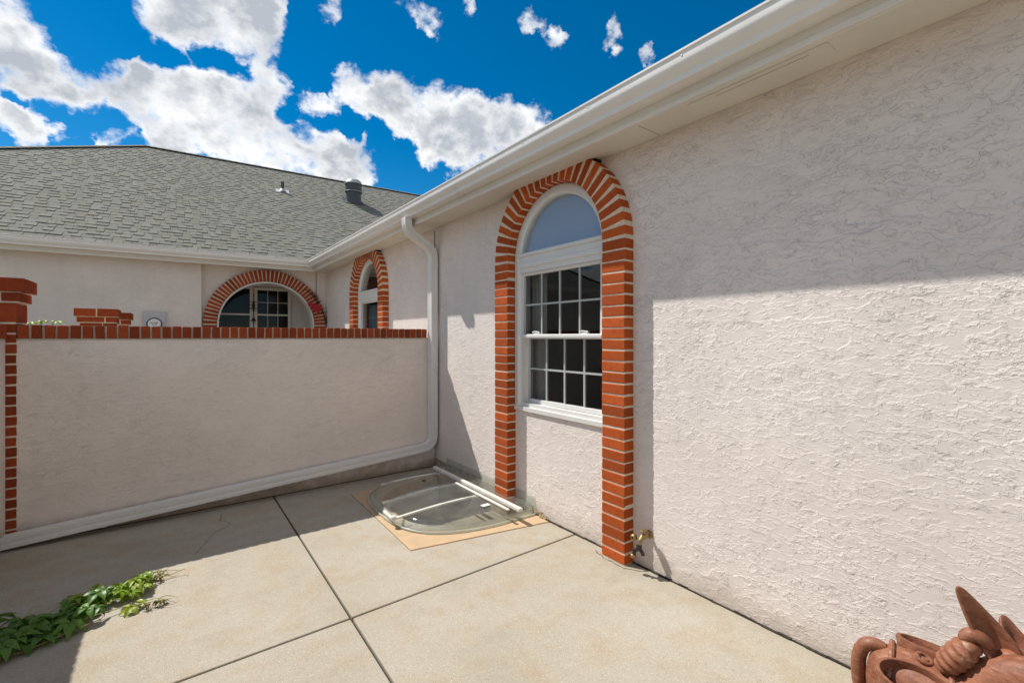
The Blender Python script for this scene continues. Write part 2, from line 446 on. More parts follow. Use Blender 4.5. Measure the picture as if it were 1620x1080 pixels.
def terracotta():
    m, w = mat('terracotta')
    co = w.n('ShaderNodeTexCoord').outputs['Object']
    n = w.noise(co, 9.0, 6, 0.65, 0.6)
    n2 = w.noise(co, 30.0, 5, 0.7)
    br = w.noise(w.vmath('MULTIPLY', co, (1.0, 0.25, 1.0)).outputs[0], 90.0, 3, 0.6)
    c = w.mix(w.mapr(n, 0.3, 0.7), (0.15, 0.050, 0.025), (0.31, 0.115, 0.055))
    c = w.mix(w.math('MULTIPLY', w.mapr(n2, 0.48, 0.68), 0.6), c, (0.15, 0.055, 0.03))
    c = w.mix(w.math('MULTIPLY', w.mapr(br, 0.45, 0.7), 0.35), c, (0.45, 0.20, 0.11))
    c = w.mix(w.math('MULTIPLY', w.mapr(w.noise(co, 16.0, 6, 0.7), 0.60, 0.70), 0.55), c, (0.62, 0.46, 0.36))
    h = w.math('ADD', w.math('MULTIPLY', br, 0.5), w.math('MULTIPLY', n2, 0.5))
    finish(w, c, w.mapr(n2, 0.3, 0.7, 0.42, 0.68), h, 0.8, 0.004, 0.4)
    return m


TERRA = terracotta()

m_, w_ = mat('gravel')
p_ = pos(w_)
v_ = w_.n('ShaderNodeTexVoronoi', {'Vector': p_, 'Scale': 40.0})
finish(w_, w_.mix(0.6, (0.20, 0.19, 0.17), v_.outputs['Color'], 'MULTIPLY'), 0.9, v_.outputs['Distance'], 1.0, 0.02, 0.2)
GRAVEL = m_
GROUND = simple('open_ground', (0.30, 0.26, 0.20), 0.95, 0.2, 3.0, 0.5, 0.1)

# ------------------------------------------------------------------ object helpers
WORLD = {}


def ident():
    return Matrix.Identity(4)


def put(name, mesh, parent=None, M=None):
    o = bpy.data.objects.new(name, mesh)
    scene.collection.objects.link(o)
    M = M if M is not None else ident()
    if parent is not None:
        o.parent = parent
        o.matrix_basis = WORLD[parent].inverted() @ M
    else:
        o.matrix_basis = M
    WORLD[o] = M
    return o


def thing(name, label, cat, loc=(0, 0, 0), group=None):
    o = put(name, None, None, Matrix.Translation(loc))
    o.empty_display_size = 0.1
    o['label'] = label
    o['category'] = cat
    if group:
        o['group'] = group
    return o


class MB:
    def __init__(self):
        self.v = []
        self.f = []
        self.mi = []

    def face(self, pts, mi=0):
        pts = list(pts)
        i = len(self.v)
        self.v += [tuple(p) for p in pts]
        self.f.append(tuple(range(i, i + len(pts))))
        self.mi.append(mi)

    def box(self, a, b, T=None, mi=0):
        x0, y0, z0 = a
        x1, y1, z1 = b
        P = [(x0, y0, z0), (x1, y0, z0), (x1, y1, z0), (x0, y1, z0), (x0, y0, z1), (x1, y0, z1), (x1, y1, z1), (x0, y1, z1)]
        if T is not None:
            P = [tuple(T(*p)) for p in P]
        i = len(self.v)
        self.v += P
        for q in ((3, 2, 1, 0), (4, 5, 6, 7), (0, 1, 5, 4), (1, 2, 6, 5), (2, 3, 7, 6), (3, 0, 4, 7)):
            self.f.append(tuple(i + k for k in q))
            self.mi.append(mi)

    def grid(self, rows, closed_u=False, closed_v=False, mi=0):
        """rows: list of equal-length point lists"""
        i = len(self.v)
        n = len(rows[0])
        for r in rows:
            self.v += [tuple(p) for p in r]
        ru = len(rows) if closed_v else len(rows) - 1
        cu = n if closed_u else n - 1
        for a in range(ru):
            a2 = (a + 1) % len(rows)
            for b in range(cu):
                b2 = (b + 1) % n
                self.f.append((i + a * n + b, i + a * n + b2, i + a2 * n + b2, i + a2 * n + b))
                self.mi.append(mi)

    def tube(self, pts, r, n=8, cap=True, mi=0):
        pts = [Vector(p) for p in pts]
        rad = r if isinstance(r, (list, tuple)) else [r] * len(pts)
        rows = []
        ref = None
        for k, p in enumerate(pts):
            d = (pts[min(k + 1, len(pts) - 1)] - pts[max(k - 1, 0)]).normalized()
            if ref is None:
                ref = Vector((0, 0, 1)) if abs(d.z) < 0.9 else Vector((1, 0, 0))
            u = (ref - d * ref.dot(d)).normalized()
            ref = u
            v = d.cross(u)
            rows.append([p + (u * math.cos(2 * PI * j / n) + v * math.sin(2 * PI * j / n)) * rad[k] for j in range(n)])
        self.grid(rows, closed_u=True, mi=mi)
        if cap:
            self.face(list(reversed(rows[0])), mi)
            self.face(rows[-1], mi)

    def sweep(self, pts, profile, ups, mi=0, cap=True):
        """profile (a,b) swept along pts; 'ups' gives the b axis at each point"""
        pts = [Vector(p) for p in pts]
        rows = []
        for k, p in enumerate(pts):
            d0 = (pts[k] - pts[k - 1]).normalized() if k else None
            d1 = (pts[k + 1] - pts[k]).normalized() if k < len(pts) - 1 else None
            d = ((d0 or d1) + (d1 or d0)).normalized()
            up = Vector(ups[k] if isinstance(ups, list) else ups)
            a = d.cross(up).normalized()
            b = a.cross(d).normalized()
            s = 1.0
            if d0 and d1:
                c = d0.dot(d)
                s = 1.0 / max(c, 0.4)
            rows.append((p, a, b, s))
        R_ = [[p + a * x + b * y for (x, y) in profile] for (p, a, b, s) in rows]
        self.grid(R_, closed_u=True, mi=mi)
        if cap:
            self.face(list(reversed(R_[0])), mi)
            self.face(R_[-1], mi)

    def lathe(self, prof, n=24, T=None, mi=0):
        rows = []
        for (r, z) in prof:
            row = [(r * math.cos(2 * PI * j / n), r * math.sin(2 * PI * j / n), z) for j in range(n)]
            rows.append([tuple(T(*p)) for p in row] if T else row)
        self.grid(rows, closed_u=True, mi=mi)

    def mesh(self, name, mats, smooth=False, weld=True, fix=True):
        me = bpy.data.meshes.new(name)
        me.from_pydata(self.v, [], self.f)
        for m in (mats if isinstance(mats, (list, tuple)) else [mats]):
            me.materials.append(m)
        for p, i in zip(me.polygons, self.mi):
            p.material_index = i
        if weld or fix:
            bm = bmesh.new()
            bm.from_mesh(me)
            if weld:
                bmesh.ops.remove_doubles(bm, verts=bm.verts, dist=1e-5)
            if fix:
                bmesh.ops.recalc_face_normals(bm, faces=bm.faces)
            bm.to_mesh(me)
            bm.free()
        if smooth:
            me.shade_smooth()
            me.set_sharp_from_angle(angle=math.radians(smooth if smooth is not True else 40))
        me.update()
        return me

    def build(self, name, mats, parent=None, M=None, smooth=False, fix=True):
        return put(name, self.mesh(name, mats, smooth, fix=fix), parent, M)


def bevel(o, w=0.003, seg=2, angle=40):
    b = o.modifiers.new('edge', 'BEVEL')
    b.width = w
    b.segments = seg
    b.limit_method = 'ANGLE'
    b.angle_limit = math.radians(angle)
    return o


_bc = {}


def brick_mesh(lx, ly, lz, m):
    """a brick centred on its middle, with worn edges and slight irregularity; variants are shared"""
    k = (round(lx, 3), round(ly, 3), round(lz, 3), m.name, R.randrange(3))
    if k in _bc:
        return _bc[k]
    bm = bmesh.new()
    bmesh.ops.create_cube(bm, size=1.0)
    for v in bm.verts:
        v.co = Vector((v.co.x * lx, v.co.y * ly, v.co.z * lz)) + Vector((R.uniform(-1, 1), R.uniform(-1, 1), R.uniform(-1, 1))) * 0.0013
    bmesh.ops.bevel(bm, geom=bm.edges[:], offset=0.0035, segments=1, affect='EDGES')
    me = bpy.data.meshes.new('brick')
    bm.to_mesh(me)
    bm.free()
    me.materials.append(m)
    _bc[k] = me
    return me


class Frame:
    """s along the wall, n out of the wall, z up"""
    def __init__(self, o, s, n):
        self.o, self.s, self.n = Vector(o), Vector(s).normalized(), Vector(n).normalized()
        self.M = Matrix(((self.s.x, self.n.x, 0, self.o.x), (self.s.y, self.n.y, 0, self.o.y), (0, 0, 1, self.o.z), (0, 0, 0, 1)))

    def __call__(self, s, n, z):
        return self.o + self.s * s + self.n * n + Vector((0, 0, z))

    def at(self, s, n, z, rot=0.0):
        """matrix of a piece at (s,n,z), turned about n by rot"""
        return self.M @ Matrix.Translation((s, n, z)) @ Matrix.Rotation(-rot, 4, 'Y')


# ------------------------------------------------------------------ layout
WX = 2.377                    # face of the near wall
GX, GZ = 1.96, 2.83           # outer lip of the gutter over it
A35 = math.radians(3.5)       # the far wing stands 3.5 degrees off square
EX = Vector((math.cos(A35), -math.sin(A35), 0))
EY = Vector((math.sin(A35), math.cos(A35), 0))
FO = Vector((GX, 8.745, 0))   # inner corner of the two gutters


def far(u, w, z):
    return FO + EX * u + EY * w + Vector((0, 0, z))


NEAR = Frame((WX, 0, 0), (0, 1, 0), (-1, 0, 0))
FARW = Frame(far(0, 0.43, 0), -EX, -EY)       # s = -u
FARL = Frame(far(0, 0.32, 0), -EX, -EY)
SOFFIT = 2.668

# ------------------------------------------------------------------ ground and patio
g = MB()
g.face([(-120, -120, -0.16), (120, -120, -0.16), (120, 120, -0.16), (-120, 120, -0.16)])
go = g.build('ground', GROUND)
go['kind'] = 'structure'

patio = MB()
# the earth bed under the slabs, left open below the window well
for a, b in (((-8, -8, -0.14), (WX, 2.60, -0.018)), ((-8, 2.60, -0.14), (1.28, 4.6, -0.018)), ((1.28, 4.30, -0.14), (WX, 4.6, -0.018)), ((-8, 4.6, -0.14), (WX, 12.2, -0.018))):
    patio.box(a, b)
po = patio.build('patio', SOIL)
po['kind'] = 'structure'
CRN = [(1.300, 2.878), (WX - 0.004, 2.672), (WX - 0.004, 4.50), (1.322, 4.225)]


def slab(poly, z0=-0.1, z1=0.0, edge=0.006):
    m = MB()
    n = len(poly)
    cx = sum(p[0] for p in poly) / n
    m.face([(x, y, z1) for x, y in poly])
    for i in range(n):
        a, b = poly[i], poly[(i + 1) % n]
        m.face([(a[0], a[1], z0), (b[0], b[1], z0), (b[0], b[1], z1), (a[0], a[1], z1)])
    o = m.build('patio_slab', CONC, po)
    bevel(o, edge, 2, 30)
    return o


J = 0.006
JX, JY = 0.742, 2.372
RX = WX - 0.006
FYW = 4.602
slab([(-1.0, JY + J), (JX - J, JY + J), (JX - J, FYW), (-1.0, FYW)])
slab([(JX + J, JY + J), (RX, JY + J + 0.02), (RX, 2.668), (CRN[0][0] - 0.003, 2.874), (CRN[3][0] - 0.003, 4.229), (RX, 4.505), (RX, FYW), (JX + J, FYW)])
slab([(-1.0, -0.4), (JX - J, -0.4), (JX - J, JY - J), (-1.0, JY - J)])
slab([(JX + J, -0.4), (RX, -0.4), (RX, JY - J + 0.02), (JX + J, JY - J)])
slab([(-1.0, -8), (JX - J, -8), (JX - J, -0.412), (-1.0, -0.412)])
slab([(JX + J, -8), (RX, -8), (RX, -0.412), (JX + J, -0.412)])
slab([(-8, 4.83), (WX, 4.83), (WX, 9.15), (-8, 9.4)])
# fine crack wandering over the shaded slab
ck = MB()


def crack(pts, wd):
    q = []
    for (x0, y0), (x1, y1) in zip(pts, pts[1:]):
        for k in range(5):
            t = k / 5
            q.append((x0 + (x1 - x0) * t + R.uniform(-.006, .006), y0 + (y1 - y0) * t + R.uniform(-.006, .006)))
    q.append(pts[-1])
    for (x0, y0), (x1, y1) in zip(q, q[1:]):
        w2 = wd * R.uniform(0.4, 1.1)
        d = Vector((y0 - y1, x1 - x0, 0)).normalized() * w2
        ck.face([(x0 - d.x, y0 - d.y, 0.0016), (x1 - d.x, y1 - d.y, 0.0016), (x1 + d.x, y1 + d.y, 0.0016), (x0 + d.x, y0 + d.y, 0.0016)])


crack([(0.33, 4.45), (0.31, 4.25), (0.37, 4.12), (0.24, 3.98), (0.17, 3.80), (0.12, 3.68)], 0.0022)
crack([(2.30, 2.13), (2.265, 2.02), (2.27, 1.86), (2.31, 1.78), (2.36, 1.74)], 0.003)
ck.build('crack', SOIL, po, fix=False)
# dirty open joint along the foot of the wall
gp = MB()
yy = -1.0
while yy < 4.5:
    y2 = yy + R.uniform(0.03, 0.09)
    if not (2.66 < yy < 4.5):
        gp.box((WX - R.uniform(0.006, 0.016), yy, -0.012), (WX - 0.0005, y2, 0.004 + R.uniform(0, 0.006)))
    yy = y2
gp.build('wall_joint_soil', SOIL, po)['kind'] = 'stuff'

# ------------------------------------------------------------------ the house
house = thing('house', 'L-shaped house of pinkish white stucco with red brick arched windows and grey shingle roof', 'house', (WX, 0, 0))


def arched_wall(fr, s0, s1, z0, z1, ops, name, m, thick=0.12):
    """wall sheet with arched openings (centre, half width, sill, spring) and their reveals"""
    b = MB()
    NA = 24
    cur = s0
    q = lambda s, z, n=0.0: fr(s, n, z)
    for (c, hw, sill, spr) in sorted(ops):
        b.face([q(cur, z0), q(c - hw, z0), q(c - hw, sill), q(c - hw, spr), q(c - hw, z1), q(cur, z1)])
        if sill > z0:
            b.face([q(c - hw, z0), q(c + hw, z0), q(c + hw, sill), q(c - hw, sill)])
        arc = [(c + hw * math.cos(PI - PI * k / NA), spr + hw * math.sin(PI * k / NA)) for k in range(NA + 1)]
        for (a0, h0), (a1, h1) in zip(arc, arc[1:]):
            b.face([q(a0, h0), q(a1, h1), q(a1, z1), q(a0, z1)])
        ring = [(c - hw, sill)] + arc + [(c + hw, sill)]
        for (a0, h0), (a1, h1) in zip(ring, ring[1:]):
            b.face([q(a0, h0), q(a0, h0, -thick), q(a1, h1, -thick), q(a1, h1)])
        if sill > z0:
            b.face([q(c - hw, sill), q(c + hw, sill), q(c + hw, sill, -thick), q(c - hw, sill, -thick)])
        cur = c + hw
    b.face([q(cur, z0), q(s1, z0), q(s1, z1), q(cur, z1)])
    b.f = [tuple(reversed(q_)) for q_ in b.f]
    return b.build(name, m, house, fix=False)


W1, W2 = 2.590, 6.705
HW, SILL, SPR = 0.530, 0.83, 2.085
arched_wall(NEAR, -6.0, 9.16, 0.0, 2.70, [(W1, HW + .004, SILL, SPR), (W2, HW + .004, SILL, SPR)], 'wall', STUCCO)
FC, FRI, FRO, FZ = 0.596, 0.775, 0.970, 1.662           # far arch, s = -u
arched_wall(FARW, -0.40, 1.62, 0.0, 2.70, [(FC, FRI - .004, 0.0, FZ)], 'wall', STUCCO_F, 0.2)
b = MB()
b.face([FARL(1.585, 0, 0), FARL(8.0, 0, 0), FARL(8.0, 0, 2.72), FARL(1.585, 0, 2.72)])
b.face([FARL(1.585, 0, 0), FARL(1.585, 0, 2.72), FARL(1.585, -0.3, 2.72), FARL(1.585, -0.3, 0)])
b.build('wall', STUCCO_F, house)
b = MB()                                                    # end of the near wing behind the camera, and outer walls
b.face([(WX, -6, 0), (9.6, -6, 0), (9.6, -6, 2.7), (WX, -6, 2.7)])
b.face([(9.6, -6, 0), (9.6, 9, 0), (9.6, 9, 2.7), (9.6, -6, 2.7)])
b.build('wall', STUCCO_F, house, fix=False)
# foundation band by the window well
f = MB()
f.box((WX - 0.014, 3.33, 0.0), (WX + 0.01, 4.60, 0.085))
bevel(f.build('foundation', FOUND, house), 0.004)
# sealant stains at the foot of the wall near the cover
f = MB()
for k in range(16):
    yy = R.uniform(2.66, 3.10)
    r_ = R.uniform(.010, .022)
    f.lathe([(0, .016), (r_ * .7, .013), (r_, 0)], 7, lambda x, y, z, yy=yy: (WX - 0.010 + x * .5, yy + y * 1.7, z + max(0, .05 - abs(yy - 2.85) * .2) * R.random()))
f.build('sealant', CAULK, house)['kind'] = 'stuff'
# control joints
b = MB()
b.box((WX - 0.004, 4.615, 1.55), (WX + 0.002, 4.627, 2.64))
b.build('control_joint', DARK, house)
b = MB()
b.box((-0.221, -0.002, 1.6), (-0.211, 0.004, 2.66), FARW)
b.build('control_joint', DARK, house)


# ---------------- brick surrounds
def surround(fr, c, ri, ro, spr, base, proud, nb, m, mm, courses=True, step=0.0717):
    """mortar bed with radial bricks round the arch and two brick jambs"""
    b = MB()
    NA = 40
    p2 = proud - 0.0035
    ri2, ro2 = ri + 0.002, ro - 0.002
    inner = [(c - ri2, base)] + [(c - ri2 * math.cos(PI * k / NA), spr + ri2 * math.sin(PI * k / NA)) for k in range(NA + 1)] + [(c + ri2, base)]
    outer = [(c - ro2, base)] + [(c - ro2 * math.cos(PI * k / NA), spr + ro2 * math.sin(PI * k / NA)) for k in range(NA + 1)] + [(c + ro2, base)]
    rows = [[fr(s, n, z) for (s, z) in pts] for pts, n in ((inner, -0.03), (inner, p2), (outer, p2), (outer, -0.02))]
    b.grid(rows)
    root = b.build('brick_arch', mm, house, smooth=35)
    L, T = ro - ri, proud + 0.03
    h = step - 0.0098
    z = base + step / 2
    while z < spr - 0.01:
        for sgn in (-1, 1):
            M = fr.at(c + sgn * (ri + L / 2) + R.uniform(-.0015, .0015), proud - T / 2 + R.uniform(-.0012, .0012), z + R.uniform(-.001, .001), R.uniform(-.004, .004))
            put('brick', brick_mesh(L, T, h, m), root, M)
        z += step
    rm = (ri + ro) / 2
    hh = PI * ri / nb - 0.0095
    for k in range(nb):
        th = PI * (k + 0.5) / nb
        M = fr.at(c + rm * math.cos(th), proud - T / 2 + R.uniform(-.0012, .0012), spr + rm * math.sin(th), th + R.uniform(-.008, .008))
        put('brick', brick_mesh(L, T, hh, m), root, M)
    return root


surround(NEAR, W1, HW, 0.720, SPR, 0.0, 0.087, 25, BRICK, MORTAR)
surround(NEAR, W2, HW, 0.720, SPR, 0.0, 0.087, 25, BRICK, MORTAR)
surround(FARW, FC, FRI, FRO, FZ, 0.0, 0.09, 43, BRICK_D, MORTAR_F)


for cc in (W1, W2):                                      # unpointed gap where the crown runs into the soffit
    b = MB()
    b.box((cc - .42, -.01, 2.652), (cc - .31, .083, SOFFIT + .001), NEAR)
    b.box((cc - .45, -.002, 2.640), (cc - .40, .060, SOFFIT + .001), NEAR)
    b.build('crown_gap', DARK, house)

# ---------------- windows
def arc_pts(c, r, z, n=28):
    return [(c - r * math.cos(PI * k / n), z + r * math.sin(PI * k / n)) for k in range(n + 1)]


def arch_ring(fr, c, prof, zb, zs, name, m, parent, smooth=40):
    """profile of (radius, n) swept up both legs and round the head"""
    b = MB()
    rows = []
    for (r, n) in prof:
        pts = [(c - r, zb)] + arc_pts(c, r, zs) + [(c + r, zb)]
        rows.append([fr(s, n, z) for s, z in pts])
    b.grid(rows)
    return b.build(name, m, parent, smooth=smooth)


def window(fr, c, muntins=True, lower_blind=False, shade=True):
    hw = HW - 0.002
    root = MB()
    # perimeter frame: jambs, head and sill rail
    prof = [(hw, -0.10), (hw, 0.008), (hw - 0.012, 0.014), (hw - 0.052, 0.014), (hw - 0.058, 0.004), (hw - 0.074, -0.004), (hw - 0.074, -0.10)]
    rows = [[fr(s, n, z) for s, z in ([(c - r, SILL)] + arc_pts(c, r, SPR) + [(c + r, SILL)])] for r, n in prof]
    root.grid(rows)
    T = fr
    root.box((c - hw, -0.10, SILL - 0.002), (c + hw, 0.016, SILL + 0.030), T)
    root.box((c - hw + .03, -0.09, SILL + 0.030), (c + hw - .03, -0.012, SILL + 0.060), T)
    w_o = root.build('window', WHITE, house, smooth=30)
    # transom rail between the casement and the fan light
    b = MB()
    x0, x1 = c - hw + 0.052, c + hw - 0.052
    rows = []
    for (n, z) in ((-0.08, 1.985), (0.006, 1.985), (0.006, 2.020), (0.020, 2.028), (0.020, 2.060), (0.008, 2.066), (0.008, 2.112), (0.024, 2.120), (0.024, 2.140), (0.010, 2.150), (-0.02, 2.158), (-0.08, 2.158)):
        rows.append([fr(x0, n, z), fr(x1, n, z)])
    b.grid(rows)
    b.build('transom', WHITE, w_o)
    # fan light: pane
    rp = hw - 0.07
    b = MB()
    z0 = 2.150
    th0 = math.asin((z0 - SPR) / rp)
    b.face([fr(c - rp * math.cos(th0 + (PI - 2 * th0) * k / 30), -0.03, SPR + rp * math.sin(th0 + (PI - 2 * th0) * k / 30)) for k in range(31)])
    b.build('pane', GLASS_L, w_o, fix=False)
    b = MB() if shade else None
    shade and b.face([fr(c - rp * math.cos(th0 + (PI - 2 * th0) * k / 30), -0.055, SPR + rp * math.sin(th0 + (PI - 2 * th0) * k / 30)) for k in range(31)])
    shade and b.build('shade', SHADE, w_o, fix=False)
    # upper sash then lower sash, the lower one set further in
    SW = hw - 0.074
    for (za, zb, n, st, nm) in ((1.440, 1.985, -0.012, 0.026, 'upper'), (SILL + .060, 1.462, -0.062, 0.030, 'lower')):
        b = MB()
        for a0, a1, e0, e1 in ((c - SW, c - SW + st, za, zb), (c + SW - st, c + SW, za, zb), (c - SW + st, c + SW - st, zb - st, zb), (c - SW + st, c + SW - st, za, za + st * 1.15)):
            b.box((a0, n - 0.045, e0), (a1, n, e1), T)
        s_o = bevel(b.build('sash', WHITE, w_o), 0.003)
        gx0, gx1, gz0, gz1 = c - SW + st, c + SW - st, za + st * 1.15, zb - st
        b = MB()
        b.face([fr(gx0, n - 0.020, gz0), fr(gx1, n - 0.020, gz0), fr(gx1, n - 0.020, gz1), fr(gx0, n - 0.020, gz1)])
        b.build('pane', GLASS, w_o, fix=False)
        for k in (1, 2, 3):
            b = MB()
            s = gx0 + (gx1 - gx0) * k / 4
            b.box((s - 0.0072, n - 0.030, gz0), (s + 0.0072, n - 0.012, gz1), T)
            put('muntin', b.mesh('muntin', MUNTIN), w_o) if muntins else None
        if muntins:
            b = MB()
            s = (gz0 + gz1) / 2
            b.box((gx0, n - 0.029, s - 0.0072), (gx1, n - 0.013, s + 0.0072), T)
            put('muntin', b.mesh('muntin', MUNTIN), w_o)
    b = MB()                                               # meeting rail with its moulded lip
    b.box((c - SW + .004, -0.058, 1.432), (c + SW - .004, -0.004, 1.470), T)
    b.box((c - SW + .004, -0.004, 1.440), (c + SW - .004, 0.004, 1.464), T)
    bevel(b.build('meeting_rail', WHITE, w_o), 0.004)
    for sx in (-0.27, 0.27):                              # sash locks
        b = MB()
        b.box((c + sx - .035, -0.035, 1.470), (c + sx + .035, -0.012, 1.480), T)
        b.tube([fr(c + sx - .03, -.022, 1.484), fr(c + sx + .02, -.018, 1.490), fr(c + sx + .045, -.010, 1.484)], .006, 6)
        put('sash_lock', b.mesh('sash_lock', WHITE), w_o)
    # the room behind
    b = MB()
    r0, r1, q0, q1, dp = c - 0.9, c + 0.9, 0.3, 2.45, -1.6
    P = lambda s, n, z: fr(s, n, z)
    b.face([P(r0, dp, q0), P(r1, dp, q0), P(r1, dp, q1), P(r0, dp, q1)])
    b.face([P(r0, -.13, q0), P(r0, dp, q0), P(r0, dp, q1), P(r0, -.13, q1)])
    b.face([P(r1, -.13, q0), P(r1, -.13, q1), P(r1, dp, q1), P(r1, dp, q0)])
    b.face([P(r0, -.13, q0), P(r1, -.13, q0), P(r1, dp, q0), P(r0, dp, q0)])
    b.face([P(r0, -.13, q1), P(r0, dp, q1), P(r1, dp, q1), P(r1, -.13, q1)])
    b.build('room', ROOM, w_o, fix=False)
    b = MB()                                               # hanging blind slats / pale strip added for the jamb's reflection
    if lower_blind:
        for k in range(9):
            s = c - 0.42 + k * 0.105
            b.box((s - .05, -0.150 - .004 * (k % 2), SILL + .06), (s + .047, -0.142 - .004 * (k % 2), 1.95 if k % 3 else 1.94), T)
        b.build('blind', BLIND, w_o)
    else:
        rows = []
        for k in range(14):
            s = c + 0.30 + k * 0.015
            rows.append([fr(s, -0.16 - 0.012 * math.sin(k * 1.9), z) for z in (SILL + .05, 1.98)])
        b.grid(rows)
        b.build('jamb_reflection', JAMB_REFL, w_o, smooth=True, fix=False)
    return w_o


window(NEAR, W1)
window(NEAR, W2, muntins=False, lower_blind=True, shade=False)

# ---------------- recessed porch behind the far arch, with its glazed doors
PD = -1.07                                               # back wall, n in FARW
b = MB()
P = FARW
b.face([P(-0.45, PD, 0), P(1.7, PD, 0), P(1.7, PD, 2.6), P(-0.45, PD, 2.6)])
b.face([P(-0.40, -.2, 0), P(-0.40, PD, 0), P(-0.40, PD, 2.6), P(-0.40, -.2, 2.6)])
b.face([P(1.66, -.2, 0), P(1.66, -.2, 2.6), P(1.66, PD, 2.6), P(1.66, PD, 0)])
b.face([P(-0.45, -.2, 2.56), P(-0.45, PD, 2.56), P(1.7, PD, 2.56), P(1.7, -.2, 2.56)])
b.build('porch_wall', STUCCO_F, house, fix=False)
arch_ring(FARW, FC, [(FRI - .004, 0.060), (FRI - .030, 0.062), (FRI - .032, -0.21), (FRI - .004, -0.21)], 0.0, FZ, 'arch_lining', WHITE, house)


def far_window(s0, s1, z0, z1, cols, rows_, nm):
    n = PD
    b = MB()
    st = 0.055
    for a0, a1, e0, e1 in ((s0, s0 + st, z0, z1), (s1 - st, s1, z0, z1), (s0 + st, s1 - st, z1 - st, z1), (s0 + st, s1 - st, z0, z0 + st)):
        b.box((a0, n, e0), (a1, n + 0.06, e1), FARW)
    w_o = bevel(b.build(nm, CREAM, house), .004)
    b = MB()
    b.face([FARW(s0 + st, n + .02, z0 + st), FARW(s1 - st, n + .02, z0 + st), FARW(s1 - st, n + .02, z1 - st), FARW(s0 + st, n + .02, z1 - st)])
    b.build('pane', GLASS_D, w_o, fix=False)
    b = MB()
    b.face([FARW(s0 + st, n + .004, z0 + st), FARW(s1 - st, n + .004, z0 + st), FARW(s1 - st, n + .004, z1 - st), FARW(s0 + st, n + .004, z1 - st)])
    b.build('room', ROOM_D, w_o, fix=False)
    b = MB()
    b.box((s0 + st, n + .022, 1.868), (s1 - st, n + .05, 1.900), FARW)
    b.build('meeting_rail', CREAM, w_o)
    if cols > 1:
        for k in range(1, cols):
            s = s0 + st + (s1 - s0 - 2 * st) * k / cols
            b = MB()
            b.box((s - .007, n + .018, z0 + st), (s + .007, n + .030, z1 - st), FARW)
            put('muntin', b.mesh('muntin', MUNTIN), w_o)
        for z in (2.13, 1.60):
            b = MB()
            b.box((s0 + st, n + .019, z - .007), (s1 - st, n + .029, z + .007), FARW)
            put('muntin', b.mesh('muntin', MUNTIN), w_o)
    return w_o


far_window(0.085, 0.745, 0.95, 2.425, 3, 2, 'window')
far_window(0.765, 1.45, 0.95, 2.445, 1, 2, 'window')
b = MB()
b.box((-0.38, PD, 2.447), (1.64, PD + .05, 2.475), FARW)
b.build('head_trim', CREAM, house)

# ---------------- eaves: soffit, fascia, gutters
b = MB()
b.box((2.092, -6.2, SOFFIT), (WX - 0.002, 8.9, SOFFIT + 0.02))
b.build('soffit', CREAM, house)
b = MB()
b.box((-0.42, 0.0, SOFFIT + .001), (8.0, 0.30, SOFFIT + 0.021), Frame(far(0, 0.43, 0), -EX, -EY))
b.build('soffit', CREAM, house)
# soffit vent slot with its painted patch, and the frieze bead along the wall
b = MB()
b.box((2.17, 0.72, SOFFIT - .004), (2.262, 1.36, SOFFIT + .001))
bevel(b.build('soffit_patch', CREAM, house), .002)
b = MB()
b.box((2.20, 0.80, SOFFIT - .0052), (2.2035, 1.22, SOFFIT - .0035))
b.build('soffit_seam', MORTAR_D, house)
for yy in (-2.0, 1.66, 5.32):
    b = MB()
    b.box((2.094, yy, SOFFIT - .0012), (WX - .004, yy + .004, SOFFIT + .002))
    b.build('soffit_seam', MORTAR_D, house)
b = MB()
b.box((2.085, -6.2, 2.640), (2.110, 8.86, 2.83))
b.box((2.078, -6.2, 2.640), (2.085, 8.86, 2.668))
bevel(b.build('fascia', CREAM, house), .003)
FF = Frame(far(0, 0.125, 0), -EX, -EY)
b = MB()
b.box((-0.12, -0.025, 2.640), (8.0, 0.0, 2.83), FF)
b.box((-0.12, 0.0, 2.640), (8.0, 0.007, 2.668), FF)
bevel(b.build('fascia', CREAM, house), .003)
# K-style gutter profile, out from the fascia / up
KP = [(0.0, 2.708), (0.078, 2.708), (0.084, 2.712), (0.087, 2.733), (0.096, 2.746), (0.110, 2.758), (0.118, 2.772), (0.120, 2.785), (0.120, 2.818), (0.127, 2.822), (0.127, 2.832), (0.119, 2.834),
      (0.114, 2.826), (0.114, 2.786), (0.111, 2.774), (0.105, 2.764), (0.092, 2.752), (0.081, 2.737), (0.078, 2.716), (0.006, 2.716), (0.006, 2.82), (0.0, 2.82)]
cA = Vector((2.085, 0, 0))
# mitre: intersection of the two fascia lines
den = EX.x * 0 - EX.y * 1
pF = far(0, 0.125, 0)
tt = (2.085 - pF.x) / EX.x
cor = pF + EX * tt
bis = ((Vector((-1, 0, 0)) + -EY)).normalized()
kk = 1.0 / bis.dot(Vector((-1, 0, 0)))
b = MB()
r_s = [Vector((2.085 - a, -6.25, z)) for a, z in KP]
r_c = [cor + bis * a * kk + Vector((0, 0, z)) for a, z in KP]
segs = [r_s] + [[r_s[i].lerp(r_c[i], t / 6) for i in range(len(KP))] for t in range(1, 6)] + [r_c]
b.grid(segs, closed_u=True)
gr = b.build('gutter', GUTTER, house, smooth=25)
b = MB()
r_e = [far(-8.2, 0.125 - a, z) for a, z in KP]
b.grid([[p for p in r_c], r_e], closed_u=True)
gf = b.build('gutter', GUTTER, house, smooth=25)
b = MB()                                                  # the mitre strip that joins them
st = []
